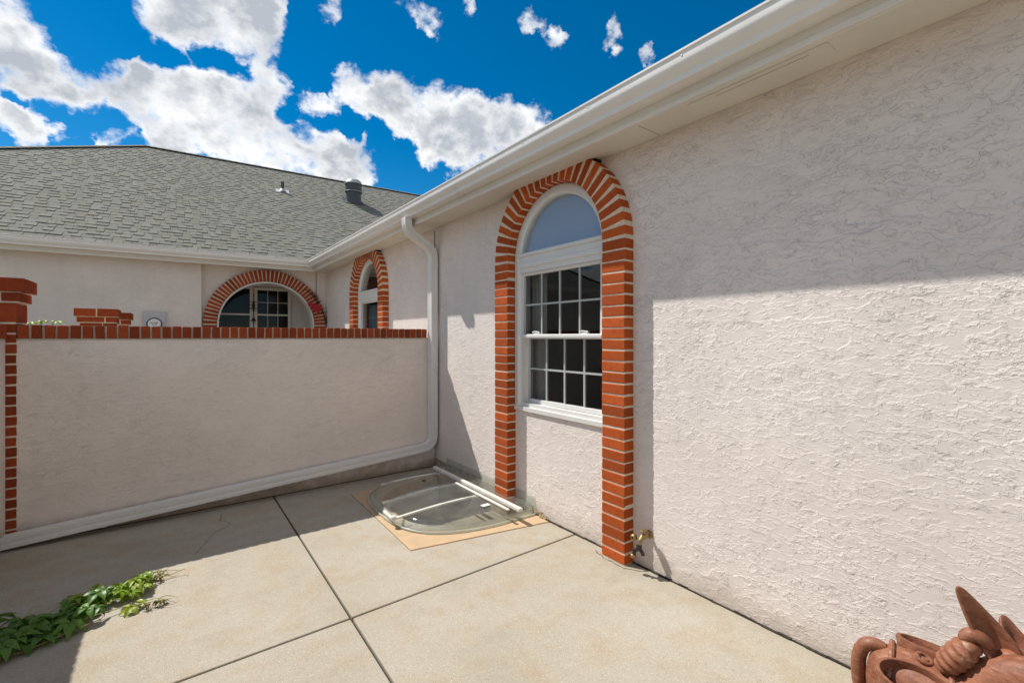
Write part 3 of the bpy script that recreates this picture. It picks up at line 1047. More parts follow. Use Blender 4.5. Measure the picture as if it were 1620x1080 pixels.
for (a, z) in KP[1:11]:
    p = cor + bis * (a + 0.002) * kk + Vector((0, 0, z - (0.002 if a < .08 else 0)))
    st.append([p + Vector((0, -0.018, 0)) - Vector((0.0015, 0, 0)), p + bis * .0015, p - EX * 0.018 - EY * .0015])
b.grid(st)
b.build('gutter_mitre', GUTTER, gr, fix=False)

for yy in (-1.2, 3.05, 6.9):
    b = MB()
    b.grid([[(2.085 - a - .0012, y_, z + (.0012 if a > .1 else -.0012)) for a, z in KP[1:11]] for y_ in (yy, yy + .045)])
    b.build('gutter_seam', GUTTER, gr, smooth=25)
for k in range(14):
    b = MB()
    b.lathe([(0, .004), (.004, .003), (.005, 0)], 8, lambda x, y, z, k=k: (2.085 - .120 - z, -.6 + k * .62 + x, 2.802 + y))
    put('screw', b.mesh('screw', ALU), gr)

# ---------------- downspout
PROF = []
for (x, y) in ((-.038, -.048), (-.012, -.048), (-.008, -.043), (.008, -.043), (.012, -.048), (.038, -.048),
               (.038, -.022), (.034, -.016), (.034, .016), (.038, .022), (.038, .048), (.012, .048), (.008, .043), (-.008, .043), (-.012, .048), (-.038, .048),
               (-.038, .022), (-.034, .016), (-.034, -.016), (-.038, -.022)):
    PROF.append((x, y))
DY = 4.555


def pipe(pts, ups, name, parent, scale=1.0):
    b = MB()
    b.sweep(pts, [(x * scale, y * scale) for x, y in PROF], ups)
    return b.build(name, GUTTER, parent, smooth=30)


def bend(p0, p1, p2, r, n=7):
    """points round a corner p0-p1-p2"""
    p0, p1, p2 = Vector(p0), Vector(p1), Vector(p2)
    a, c = (p0 - p1).normalized(), (p2 - p1).normalized()
    s, e = p1 + a * r, p1 + c * r
    return [((1 - t) ** 2) * s + 2 * t * (1 - t) * p1 + t * t * e for t in [k / n for k in range(n + 1)]]


# downspout axis: outlet, offset to the wall, drop, turn along the garden wall
XW = 2.315
A = [Vector((2.01, DY, 2.72)), Vector((2.01, DY, 2.58)), Vector((XW, DY, 2.40)), Vector((XW, DY, 0.245)), Vector((-1.02, DY - .03, 0.052))]
ds_pts = [A[0]] + bend(A[0], A[1], A[2], 0.085) + bend(A[1], A[2], A[3], 0.085) + bend(A[2], A[3], A[4], 0.13, 9) + [A[4]]
dsp = MB()
dsp.sweep(ds_pts, PROF, Vector((0, 1, 0)))
ds = dsp.build('downspout', GUTTER, house, smooth=30)
# crimped elbow joints and sleeves
def sleeve(p, d, ln=0.05, g=1.06, name='sleeve'):
    b = MB()
    p, d = Vector(p), Vector(d).normalized()
    b.sweep([p - d * ln / 2, p + d * ln / 2], [(x * g, y * g) for x, y in PROF], Vector((0, 1, 0)))
    b.build(name, GUTTER, ds, smooth=30)


for z in (2.24, 1.15):
    sleeve((XW, DY, z), (0, 0, 1))
sleeve((1.55, DY - .007, 0.245 - (XW - 1.55) * (0.193 / 3.335)), (A[4] - A[3]), .03)
sleeve((1.95, DY - .003, 0.245 - (XW - 1.95) * (0.193 / 3.335)), (A[4] - A[3]), .02, 1.04)
sleeve((-0.40, DY - .024, 0.245 - (XW + .40) * (0.193 / 3.335)), (A[4] - A[3]), .03)
for (p0, p1, p2) in ((A[0], A[1], A[2]), (A[1], A[2], A[3])):
    pts = bend(p0, p1, p2, 0.085)
    for k in (1, 2, 3, 4, 5, 6):
        sleeve(pts[k], pts[k + 1] - pts[k - 1], .008, 1.045, 'crimp')

# ---------------- hose bib by the brick jamb
def arc_tube(b, pts, r, n=10):
    b.tube(pts, r, n)


sp = MB()
y0 = 1.745
sp.lathe([(0, 0), (.026, 0), (.026, .006), (.012, .010), (.012, .05)], 12, lambda x, y, z: (WX - z, y0 + x, 0.225 + y))
sp.tube([(WX - .045, y0, .225), (WX - .075, y0, .225), (WX - .095, y0 + .002, .205), (WX - .10, y0 + .003, .185)], [.014, .016, .015, .013], 10)
spig = sp.build('faucet', BRASS, house, smooth=True)
b = MB()
b.tube([(WX - .060, y0, .235), (WX - .060, y0, .262)], .007, 8)
b.lathe([(0, 0.268), (.021, .266), (.024, .260), (.021, .254), (0, .252)], 10, lambda x, y, z: (WX - .060 + x, y0 + y, z))
b.build('faucet_handle', BRASS, spig, smooth=True)
b = MB()
b.lathe([(0, -.002), (.017, -.002), (.017, .018), (0, .018)], 8, lambda x, y, z: (WX - .10 + x, y0 + .003 + y, .165 + z))
b.tube([(WX - .10, y0 + .003, .165), (WX - .104, y0 + .030, .140), (WX - .106, y0 + .040, .118)], .011, 8)
b.tube([(WX - .10, y0 + .003, .165), (WX - .098, y0 - .020, .142), (WX - .10, y0 - .028, .128)], .011, 8)
b.tube([(WX - .104, y0 + .030, .140), (WX - .128, y0 + .030, .150)], .006, 6)
b.build('hose_splitter', BLACKP, spig, smooth=True)
b = MB()
b.lathe([(0, 0), (.016, 0), (.018, .004), (.018, .020), (.012, .024), (0, .024)], 10, lambda x, y, z: (WX - .106 + x * .9, y0 + .043 + y, .094 + z))
b.build('hose_cap', BRASS, spig, smooth=True)
b = MB()
b.lathe([(0, 0), (.017, 0), (.020, .005), (.020, .018), (.013, .024), (.008, .024), (.008, .010), (0, .010)], 10, lambda x, y, z: (WX - .085 - z * 1.1, y0 + .045 + x, .215 + y))
b.tube([(WX - .082, y0 + .012, .215), (WX - .088, y0 + .045, .215)], .009, 8)
b.build('hose_cap', BRASS, spig, smooth=True)

# ---------------- electric meter on the far wall
b = MB()
b.box((2.055, 0.0, 1.30), (2.338, 0.055, 1.848), FARL)
mt = bevel(b.build('meter_box', METER, house), .006)
b = MB()
b.lathe([(.0, .040), (.075, .040), (.082, .034), (.086, .0)], 26, lambda x, y, z: FARL(2.197 + x, .055 + z, 1.648 + y))
b.build('meter_dial', DIAL, mt, smooth=True)
b = MB()
b.lathe([(.088, .0), (.092, .016), (.098, .016), (.100, .0)], 26, lambda x, y, z: FARL(2.197 + x, .0555 + z, 1.648 + y))
b.build('dial_rim', BLACKP, mt, smooth=True)
b = MB()
for s, z, l in ((2.165, 1.668, .028), (2.195, 1.668, .022), (2.228, 1.668, .024), (2.18, 1.640, .018), (2.212, 1.640, .020)):
    b.box((s - l / 2, .0952, z - .006), (s + l / 2, .0962, z + .006), FARL)
b.build('dial_print', BLACKP, mt)

# ---------------- roofs
PITCH = 0.6
SL = math.sqrt(1 + PITCH ** 2)


def roofp(u, v, h=0.0):
    """point on the far roof: u along the eave, v up the slope, h out of the surface"""
    w = v / SL
    n = Vector((0, 0, 1)) - EY * PITCH
    n.normalize()
    return far(u, w + 0.02, GZ - 0.004 + PITCH * w) + n * h


PK_U, PK_V = -2.853, 5.594 * SL
b = MB()
HIP_U = -2.853 - 5.594
b.face([roofp(HIP_U, 0), roofp(9.0, 0), roofp(9.0, PK_V), roofp(PK_U, PK_V)])
pk = roofp(PK_U, PK_V)
rg = roofp(9.0, PK_V)
back = 11.2
b.face([pk, rg, far(9.0, back, GZ), far(HIP_U, back, GZ)])
b.face([roofp(HIP_U, 0), pk, far(HIP_U, back, GZ)])
b.face([far(HIP_U, back, GZ - .1), far(9.0, back, GZ - .1), roofp(9.0, 0, -.1), roofp(HIP_U, 0, -.1)])
roof = b.build('roof', SH[0], house, fix=False)
b = MB()
b.face([(2.00, -6.3, GZ), (2.00, 10.4, GZ), (5.9, 10.4, GZ + 3.9 * PITCH), (5.9, -6.3, GZ + 3.9 * PITCH)])
b.face([(5.9, -6.3, GZ + 3.9 * PITCH), (5.9, 10.4, GZ + 3.9 * PITCH), (9.9, 10.4, GZ), (9.9, -6.3, GZ)])
b.face([(2.0, -6.3, GZ), (5.9, -6.3, GZ + 3.9 * PITCH), (9.9, -6.3, GZ)])
b.build('roof', SH[0], house, fix=False)
# drip edge
b = MB()
b.box((2.03, -6.3, GZ - .012), (2.10, 8.7, GZ + .002))
b.build('drip_edge', GUTTER, house)

EXPO = 0.138
NC = int(PK_V / EXPO)
near_mesh = {}
stuff = MB()


def shingle_pts(wd, t):
    # wedge: thick at the butt, feathering out under the next course
    e = EXPO * 1.12
    return [(0, 0, 0.001), (wd, 0, 0.001), (wd, 0, t), (0, 0, t), (0, e, 0.002), (wd, e, 0.002)]


QF = ((0, 1, 2, 3), (3, 2, 5, 4), (0, 3, 4), (1, 5, 2))
n_ind = 0
nv = (Vector((0, 0, 1)) - EY * PITCH).normalized()
sv = (EY + Vector((0, 0, PITCH))).normalized()
RM = Matrix(((EX.x, sv.x, nv.x, 0), (EX.y, sv.y, nv.y, 0), (EX.z, sv.z, nv.z, 0), (0, 0, 0, 1)))
for c in range(NC + 1):
    v = c * EXPO + 0.004
    if v > PK_V - 0.03:
        break
    frac = v / PK_V
    u_lo = HIP_U + (PK_U - HIP_U) * frac + 0.02
    u0 = max(u_lo, -6.2 - 4 * frac)
    u_hi = 1.15 + frac * 7.5
    u = u0 + R.uniform(-.2, 0)
    alt = R.random() < .5
    while u < u_hi:
        wd = R.choice((0.09, 0.11, 0.13, 0.15))
        alt = not alt if R.random() < .82 else alt
        t = R.choice((0.012, 0.014)) if alt else R.choice((0.004, 0.005, 0.006))
        mi = R.choices((0, 1, 2, 3), (4, 4, 1.0, 1.6))[0]
        a = max(u, u_lo)
        dv = R.uniform(-.003, .003)
        if u + wd > a + 0.02:
            if c < 12 and n_ind < 300 and -2.9 - c * .12 < u < 0.25 + c * .03:
                key = (wd, t, mi)
                if key not in near_mesh:
                    me = bpy.data.meshes.new('shingle')
                    me.from_pydata(shingle_pts(wd - .004, t), [], QF)
                    me.materials.append(SH[mi])
                    near_mesh[key] = me
                M = Matrix.Translation(roofp(u, v + dv, 0)) @ RM
                put('shingle', near_mesh[key], roof, M)
                n_ind += 1
            else:
                i = len(stuff.v)
                for (x, y, z) in shingle_pts(u + wd - .004 - a, t):
                    stuff.v.append(tuple(roofp(a + x, v + dv + y, z)))
                for q in QF:
                    stuff.f.append(tuple(i + k for k in q))
                    stuff.mi.append(mi)
        u += wd
me = bpy.data.meshes.new('shingles')
me.from_pydata(stuff.v, [], stuff.f)
for m in SH:
    me.materials.append(m)
me.polygons.foreach_set('material_index', stuff.mi)
so = put('shingles', me, roof)
so['kind'] = 'stuff'
# ridge and hip caps
b = MB()


def caps(p0, p1, wd, drop):
    p0, p1 = Vector(p0), Vector(p1)
    L = (p1 - p0).length
    d = (p1 - p0).normalized()
    s = d.cross(Vector((0, 0, 1))).normalized()
    k = 0.0
    while k < L:
        q0, q1 = p0 + d * k, p0 + d * min(L, k + .2)
        h0, h1 = Vector((0, 0, .034)), Vector((0, 0, .026))
        dn = Vector((0, 0, -drop))
        mi = R.choice((0, 2, 2))
        b.face([q0 + s * wd + dn + h0, q1 + s * wd + dn + h1, q1 + h1, q0 + h0], mi)
        b.face([q0 + h0, q1 + h1, q1 - s * wd + dn + h1, q0 - s * wd + dn + h0], mi)
        b.face([q0 + s * wd + dn + h0, q0 + h0, q0 + h0 - Vector((0, 0, .03)), q0 + s * wd + dn + h0 - Vector((0, 0, .03))], mi)
        b.face([q0 + h0, q0 - s * wd + dn + h0, q0 - s * wd + dn + h0 - Vector((0, 0, .03)), q0 + h0 - Vector((0, 0, .03))], mi)
        k += .145


caps(roofp(HIP_U, 0), pk, .11, .035)
caps(rg, pk, .11, .05)
rc_o = b.build('ridge_cap', SH, roof, fix=False)


# roof vents
def vent_at(u, v, name, mk):
    p = roofp(u, v)
    return mk(p)


def small_vent(p):
    b = MB()
    Mx = Matrix.Translation(p) @ RM
    b.box((-.15, -.12, .010), (.15, .16, .016), lambda x, y, z: Mx @ Vector((x, y, z)))
    r = b.build('plumbing_vent', LEADM, roof)
    b = MB()
    b.lathe([(.16, .0), (.12, .07), (.07, .16), (.062, .17)], 18, lambda x, y, z: p + Vector((x * .62, y * .62, (z - .02) * .5)))
    b.build('boot', LEADM, r, smooth=True)
    b = MB()
    b.lathe([(.050, .12), (.050, .44), (.040, .44), (.040, .30)], 16, lambda x, y, z: p + Vector((x * .75, y * .75, z * .56)))
    b.build('pipe', VENT, r, smooth=30)


def big_vent(p):
    b = MB()
    Mx = Matrix.Translation(p) @ RM
    b.box((-.26, -.24, .010), (.26, .30, .018), lambda x, y, z: Mx @ Vector((x, y, z)))
    r = b.build('roof_vent', VENT, roof)
    b = MB()
    b.lathe([(.255, -.22), (.255, .36), (.30, .365), (.30, .372), (.24, .372)], 28, lambda x, y, z: p + Vector((x * .76, y * .76, z * .70)))
    b.build('collar', VENT, r, smooth=30)
    b = MB()
    b.lathe([(.265, .372), (.275, .44), (.275, .66), (.290, .665)], 28, lambda x, y, z: p + Vector((x * .76, y * .76, z * .70)))
    b.build('drum', VENT, r, smooth=30)
    b = MB()
    b.lathe([(.275, .655), (.315, .66), (.315, .685), (.29, .70), (.265, .77), (.20, .835), (.11, .87), (0, .88)], 28, lambda x, y, z: p + Vector((x * .76, y * .76, z * .70)))
    b.build('dome', VENT_CAP, r, smooth=30)
    b = MB()
    b.lathe([(.258, .375), (.298, .352), (.302, .366), (.270, .392)], 28, lambda x, y, z: p + Vector((x * .76, y * .76, z * .70)))
    b.build('band', VENT_CAP, r, smooth=30)


small_vent(roofp(0.02, 3.70 * SL))
big_vent(roofp(1.76, 3.78 * SL))

# ------------------------------------------------------------------ garden wall with its brick coping
gw = thing('garden_wall', 'shaded low stucco garden wall with a row of upright red bricks along its top', 'wall', (0.7, 4.7, 0))
GWF = Frame((0, 4.609, 0), (-1, 0, 0), (0, -1, 0))      # s = -x, n towards the camera
b = MB()
b.box((-0.873, 4.609, 0.0), (WX - 0.003, 4.79, 1.433))
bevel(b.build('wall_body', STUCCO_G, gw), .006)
b = MB()
b.box((-0.862, 4.612, 1.433), (2.262, 4.786, 1.528))
b.build('mortar', MORTAR_F, gw)
b = MB()
b.box((-0.868, 4.602, 1.428), (WX - .05, 4.61, 1.436))
b.build('coping_bed', MORTAR_D, gw)
x = -0.860
while x < 2.25:
    M = Matrix.Translation((x + .0275, 4.698 + R.uniform(-.003, .003), 1.4835 + R.uniform(-.0015, .0015))) @ Matrix.Rotation(R.uniform(-.02, .02), 4, 'Y')
    put('brick', brick_mesh(.0545 + R.choice((-.002, 0, .002)), .194, .096, BRICK_D), gw, M)
    x += 0.0668

# ------------------------------------------------------------------ brick pillars
def ring_course(parent, cx, cy, sx, sy, z, h, m, shift=False, rowlock=False):
    """one course of bricks round a rectangular core"""
    J2 = .010
    dep = .092
    if rowlock:                                        # two long faces across the front and back, narrow bricks down the sides
        nf = 2
        ln = (sx - J2 * (nf - 1)) / nf
        for sg in (-1, 1):
            for k in range(nf):
                put('brick', brick_mesh(ln, dep, h, m), parent, Matrix.Translation((cx - sx / 2 + ln / 2 + k * (ln + J2), cy + sg * (sy / 2 - dep / 2), z + h / 2)))
        inner = sy - 2 * dep - J2
        n = max(1, int(inner / .067))
        bw = inner / n - J2
        for sg in (-1, 1):
            for k in range(n):
                put('brick', brick_mesh(dep, bw, h, m), parent, Matrix.Translation((cx + sg * (sx / 2 - dep / 2), cy - sy / 2 + dep + J2 + bw / 2 + k * (bw + J2), z + h / 2)))
        return
    a = sx - dep - J2
    bl = sy - dep - J2
    q = [((-sx / 2 + a / 2), -sy / 2 + dep / 2, a, dep), (sx / 2 - dep / 2, -sy / 2 + bl / 2, dep, bl), (sx / 2 - a / 2, sy / 2 - dep / 2, a, dep), (-sx / 2 + dep / 2, sy / 2 - bl / 2, dep, bl)]
    for (dx, dy, lx, ly) in q:
        if shift:
            dx = -dx
        put('brick', brick_mesh(lx, ly, h, m), parent, Matrix.Translation((cx + dx + R.uniform(-.001, .001), cy + dy + R.uniform(-.001, .001), z + h / 2)))


def pillar(name, label, cx, cy, shaft, shaft_top, corbel, corbel_h, cap, cap_h, z0, group=None):
    t = thing(name, label, 'pillar', (cx, cy, 0), group)
    b = MB()
    h2 = shaft / 2 - .0035
    b.box((cx - h2, cy - h2, 0), (cx + h2, cy + h2, shaft_top + .004))
    c2 = corbel / 2 - .0035
    b.box((cx - c2, cy - c2, shaft_top + .004), (cx + c2, cy + c2, shaft_top + corbel_h + .004))
    p2 = cap / 2 - .004
    b.box((cx - p2, cy - p2, shaft_top + corbel_h + .004), (cx + p2, cy + p2, shaft_top + corbel_h + cap_h - .004))
    b.build('mortar', MORTAR, t)
    st_ = .0717
    n = int(round((shaft_top - z0) / st_))
    if z0 == 0:                                        # tall soldier course under the cap
        ring_course(t, cx, cy, shaft, shaft, shaft_top - 2 * st_ + .009, 2 * st_ - .011, BRICK_D)
    for k in range(0 if z0 else 2, n):
        ring_course(t, cx, cy, shaft, shaft, shaft_top - (k + 1) * st_ + .009, st_ - .011, BRICK_D, k % 2 == 1)
    ring_course(t, cx, cy, corbel, corbel, shaft_top + .009, corbel_h - .012, BRICK_D)
    ring_course(t, cx, cy, cap, cap, shaft_top + corbel_h + .004, cap_h - .004, BRICK_D, rowlock=True)
    return t


pillar('brick_pillar', 'tall red brick pillar with stepped cap at the left corner of the garden wall', -1.012, 4.752, 0.294, 1.683, 0.335, 0.075, 0.385, 0.098, 0.0)
pillar('brick_pillar', 'wider red brick pillar cap showing above the garden wall coping', -0.687, 7.19, 0.29, 1.605, 0.335, 0.071, 0.381, 0.094, 1.0, 'brick pillars behind the garden wall')
pillar('brick_pillar', 'narrow darker brick pillar cap half hidden behind the wider one', -0.625, 8.19, 0.29, 1.605, 0.335, 0.071, 0.381, 0.094, 1.0, 'brick pillars behind the garden wall')

# wall along the left side of the patio, running towards the camera
lw = thing('side_wall', 'thin sliver of pale stucco side wall left of the corner brick pillar', 'wall', (-1.0, 2, 0))
b = MB()
b.box((-1.10, -7.5, 0.0), (-0.917, 4.603, 1.433))
bevel(b.build('wall_body', STUCCO_G, lw), .006)
b = MB()
b.box((-1.085, -7.5, 1.433), (-0.915, 4.58, 1.524))
b.build('mortar', MORTAR, lw)
y = 4.575
for k in range(70):
    M = Matrix.Translation((-1.002, y - .0275, 1.4835 + R.uniform(-.0015, .0015))) @ Matrix.Rotation(R.uniform(-.02, .02), 4, 'X')
    put('brick', brick_mesh(.194, .0545, .096, BRICK_D), lw, M)
    y -= 0.0668

# ------------------------------------------------------------------ window well, collar and cover
ww = thing('window_well', 'basement window well set in a tan painted collar beside the brick jamb', 'window well', (1.9, 3.6, 0))
CX, CY = WX - .004, 3.60
HA, HB, PW = 0.90, 0.66, 3.0


def dshape(a, bb, n=40, cx=CX, cy=CY, pw=PW):
    out = []
    for k in range(n + 1):
        t = PI * k / n
        c, s = math.cos(t), math.sin(t)
        out.append((cx - a * (abs(s) ** (2 / pw)), cy - bb * math.copysign(abs(c) ** (2 / pw), c)))
    return out


hole = dshape(HA, HB)
outer = []
edges = [(CRN[1], CRN[0]), (CRN[0], CRN[3]), (CRN[3], CRN[2])]
for (hx, hy) in hole:
    d = Vector((hx - CX, hy - CY))
    if abs(d.x) < 1e-4:
        outer.append(CRN[1] if d.y < 0 else CRN[2])
        continue
    best = None
    for (p, q) in edges:
        p, q = Vector(p), Vector(q)
        e = q - p
        dn = d.x * e.y - d.y * e.x
        if abs(dn) < 1e-9:
            continue
        f_ = p - Vector((CX, CY))
        t = (f_.x * e.y - f_.y * e.x) / dn
        s = (f_.x * d.y - f_.y * d.x) / dn
        if t > 0 and -1e-4 <= s <= 1.0001 and (best is None or t < best):
            best = t
    outer.append((CX + d.x * best, CY + d.y * best))
# make sure the collar's two free corners are in the outline
for cn in (CRN[0], CRN[3]):
    k = min(range(len(outer)), key=lambda i: (outer[i][0] - cn[0]) ** 2 + (outer[i][1] - cn[1]) ** 2)
    outer[k] = cn
b = MB()
b.grid([[(x, y, -.12) for x, y in outer], [(x, y, .003) for x, y in outer], [(x, y, .003) for x, y in hole], [(x, y, -.14) for x, y in hole]])
bevel(b.build('collar', COLLAR, ww), .004, 2, 50)
b = MB()
rows = []
for k in range(49):
    z = -.02 - k * .02
    r = 1.0 + .012 * math.sin(k * .9)
    rows.append([(CX + (x - CX) * r, CY + (y - CY) * r, z) for x, y in hole])
b.grid(rows)
b.build('well_liner', STEEL, ww, smooth=60, fix=False)
b = MB()
b.face([(x, y, -.93) for x, y in dshape(HA + .03, HB + .03)])
b.build('gravel_bed', GRAVEL, ww, fix=False)
b = MB()
b.box((CX + .001, CY - .75, -1.0), (CX + .12, CY + .75, -0.006))
b.build('foundation_wall', FOUND, ww)
b = MB()
for a0, a1, e0, e1 in ((-.42, -.37, -.80, -.16), (.37, .42, -.80, -.16), (-.025, .025, -.80, -.16), (-.42, .42, -.21, -.16), (-.42, .42, -.85, -.80)):
    b.box((CX - .03, CY + a0, e0), (CX + .0, CY + a1, e1))
wf = bevel(b.build('basement_window', WHITE, ww), .003)
b = MB()
b.box((CX - .012, CY - .37, -.80), (CX - .004, CY + .37, -.21))
b.build('pane', ROOM, wf)

cv = thing('well_cover', 'clear acrylic bubble cover with white bars over the basement window well', 'well cover', (1.9, 3.6, .01))
OA, OB = 1.025, 0.765
b = MB()
prof = [(1.0, .006), (1.0, .012), (0.965, .014), (0.955, .030), (0.945, .055), (0.925, .072), (0.88, .082), (0.7, .090), (0.4, .095), (0.0, .097)]
b.grid([[(CX + (x - CX) * r, CY + (y - CY) * r, z) for x, y in dshape(OA, OB, 48, pw=3.1)] for r, z in prof])
# upstand against the wall
up = dshape(OA * .955, OB * .955, 48, pw=3.1)
b.build('dome', ACRYL, cv, smooth=50)
b = MB()
b.face([(WX - .012, CY - OB, .01), (WX - .012, CY + OB * .98, .01), (WX - .008, CY + OB * .96, .15), (WX - .008, CY - OB * .96, .15)])
b.build('back_flange', ACRYL, cv, fix=False)
b = MB()
b.tube([(x, y, .014) for x, y in dshape(OA * .997, OB * .997, 60, pw=3.1)], .0065, 8)
b.grid([[(CX + (x - CX) * r, CY + (y - CY) * r, z) for x, y in dshape(OA, OB, 60, pw=3.1)] for r, z in ((.972, .016), (.962, .034), (.950, .050))])
b.build('rim', RIMM, cv, smooth=True)
for (x0, ya, x1, yb, r) in ((1.40, 3.665, 2.15, 3.70, .016), (1.345, 3.295, 2.15, 3.305, .013), (1.56, 4.12, 2.15, 4.08, .013)):
    b = MB()
    n = 10
    b.sweep([(x0 + (x1 - x0) * k / n, ya + (yb - ya) * k / n, .068 + .020 * math.sin(PI * (k / n * .8))) for k in range(n + 1)], [(-r, -.007), (r, -.007), (r, .007), (-r, .007)], Vector((0, 0, 1)))
    bevel(b.build('cross_bar', ALU, cv), .003)
b = MB()
b.box((2.146, 2.77, .094), (2.182, 4.22, .120))
b.box((2.152, 2.765, .098), (2.176, 2.771, .116))
bevel(b.build('wall_rail', ALU, cv), .003)
b = MB()
b.box((2.085, 2.84, .098), (2.108, 3.66, .110))
bevel(b.build('side_rail', ALU, cv), .003)
b = MB()
b.tube([(1.355, 3.50, .060), (1.352, 3.31, .058)], .012, 8)
b.lathe([(0, 0), (.022, .0), (.026, .012), (.02, .026), (0, .03)], 12, lambda x, y, z: (1.345 + x, 3.30 + y, .062 + z))
b.build('latch', ALU, cv, smooth=True)
for (x, y) in ((2.02, 3.05), (1.90, 3.92)):
    b = MB()
    b.box((x - .035, y - .022, .0945), (x + .035, y + .022, .0985)) if x > 2 else b.box((x - .012, y - .012, .094), (x + .012, y + .012, .101))
    b.build('sticker' if x > 2 else 'screw_cap', STICKER if x > 2 else BLACKP, cv)

# ------------------------------------------------------------------ creeper over the patio
def leaflet(b, base, d, up, L, W, mi=0, droop=0.35):
    """a folded, pointed leaflet from base along d"""
    base, d, up = Vector(base), Vector(d).normalized(), Vector(up).normalized()
    s = d.cross(up).normalized()
    up = s.cross(d).normalized()
    rows = []
    for t, w in ((0, .05), (.18, .55), (.42, 1.0), (.66, .80), (.86, .36), (1.0, .02)):
        c = base + d * L * t + up * (L * .10 * math.sin(PI * t) - droop * L * t * t)
        rows.append([c + s * W * w * .5 + up * W * w * .16, c + s * W * w * .25 + up * W * w * .05, c, c - s * W * w * .25 + up * W * w * .05, c - s * W * w * .5 + up * W * w * .16])
    b.grid(rows, mi=mi)


def leaf_mesh(m, size, seed):
    rr = random.Random(seed)
    b = MB()
    for a, l in ((0, 1.0), (.85, .92), (-.85, .92), (1.75, .68), (-1.75, .68)):
        a += rr.uniform(-.15, .15)
        L = size * l * rr.uniform(.88, 1.1)
        leaflet(b, (0, 0, 0), (math.cos(a), math.sin(a), rr.uniform(-.05, .25)), (0, 0, 1), L, L * .50, 0, rr.uniform(.2, .6))
    b.tube([(0, 0, 0), (-size * .35, 0, -size * .16), (-size * .8, 0, -size * .5)], .0016, 5)
    return b.mesh('leaf', m, smooth=60, fix=False)


cr = thing('creeper', 'low green creeper with five-fingered leaves trailing across the patio from the left edge', 'creeper', (-0.6, 3.2, 0))
stems = [([(-0.95, 3.30), (-0.70, 3.22), (-0.50, 3.20), (-0.33, 3.26), (-0.20, 3.36), (-0.12, 3.43), (-0.06, 3.53)], 0),
         ([(-0.95, 3.15), (-0.72, 3.10), (-0.50, 3.06), (-0.34, 3.12), (-0.22, 3.16), (-0.10, 3.10), (0.01, 3.10)], 1),
         ([(-0.95, 3.05), (-0.74, 2.98), (-0.55, 2.98), (-0.40, 3.02), (-0.28, 3.10)], 2),
         ([(-0.20, 3.36), (-0.10, 3.40), (-0.02, 3.42), (0.045, 3.43)], 3)]
for pts, k in stems:
    q = [Vector((x + R.uniform(-.012, .012), y + R.uniform(-.012, .012), .012 + .02 * abs(math.sin(i * 1.7)))) for i, (x, y) in enumerate(pts)]
    b = MB()
    b.tube(q, [.004 - .0022 * i / len(q) for i in range(len(q))], 6)
    b.build('stem', STEM_Y if k in (1, 3) else STEM, cr, smooth=True)
    if k == 3:
        e = q[-1]
        b = MB()
        b.tube([e, e + Vector((.012, -.008, .004)), e + Vector((.006, -.022, .006))], .0018, 5)
        b.build('tendril', STEM_Y, cr, smooth=True)
for (x0, y0, x1, y1) in ((-.10, 3.42, .035, 3.47), (-.12, 3.38, .02, 3.39), (-.14, 3.14, .02, 3.06), (-.08, 3.10, .03, 3.115), (-.44, 3.36, -.36, 3.47), (-.60, 3.34, -.55, 3.45)):
    b = MB()
    b.tube([(x0 + (x1 - x0) * t, y0 + (y1 - y0) * t + .010 * math.sin(t * 6), .012 + .03 * math.sin(PI * t)) for t in [k / 8 for k in range(9)]], [.0024 - .0014 * k / 8 for k in range(9)], 5)
    b.build('tendril', STEM_Y, cr, smooth=True)
LM = [[leaf_mesh(LEAF, .086, i) for i in range(5)], [leaf_mesh(LEAF_Y, .066, 10 + i) for i in range(4)], [leaf_mesh(LEAF_R, .034, 20 + i) for i in range(4)]]


def put_leaf(x, y, z, kind, yaw, tilt, roll, s):
    M = Matrix.Translation((x, y, z)) @ Matrix.Rotation(yaw, 4, 'Z') @ Matrix.Rotation(tilt, 4, 'Y') @ Matrix.Rotation(roll, 4, 'X') @ Matrix.Scale(s, 4)
    put('leaf', R.choice(LM[kind]), cr, M)


for k in range(66):                                      # dark old leaves
    t = R.random()
    x = -0.93 + .66 * t
    yc = 3.13 - .02 * t + .13 * t * t
    y = yc - .02 + R.uniform(-1, 1) * (.20 - .10 * t)
    put_leaf(x, y, R.uniform(.025, .075), 0, R.uniform(-2.4, 2.0), R.uniform(-.2, .45), R.uniform(-.4, .4), R.uniform(.75, 1.25))
for k in range(40):                                      # bright young leaves near the tips
    t = R.random()
    x = -0.42 + .31 * t
    y = 3.24 + .12 * t + R.gauss(0, .055)
    put_leaf(x, y, R.uniform(.03, .075), 1, R.uniform(-1.2, 1.0), R.uniform(-.1, .5), R.uniform(-.4, .4), R.uniform(.6, 1.05))
for (x, y, n) in ((-.08, 3.43, 5), (-.04, 3.50, 3), (-.13, 3.40, 4), (-.09, 3.11, 4), (-.15, 3.13, 5), (-.05, 3.10, 3), (-.42, 3.44, 2)):
    for k in range(n):
        put_leaf(x + R.uniform(-.03, .03), y + R.uniform(-.025, .025), R.uniform(.012, .03), 2 if R.random() < .75 else 1, R.uniform(-3, 3), R.uniform(-.2, .4), R.uniform(-.3, .3), R.uniform(.5, 1.0))

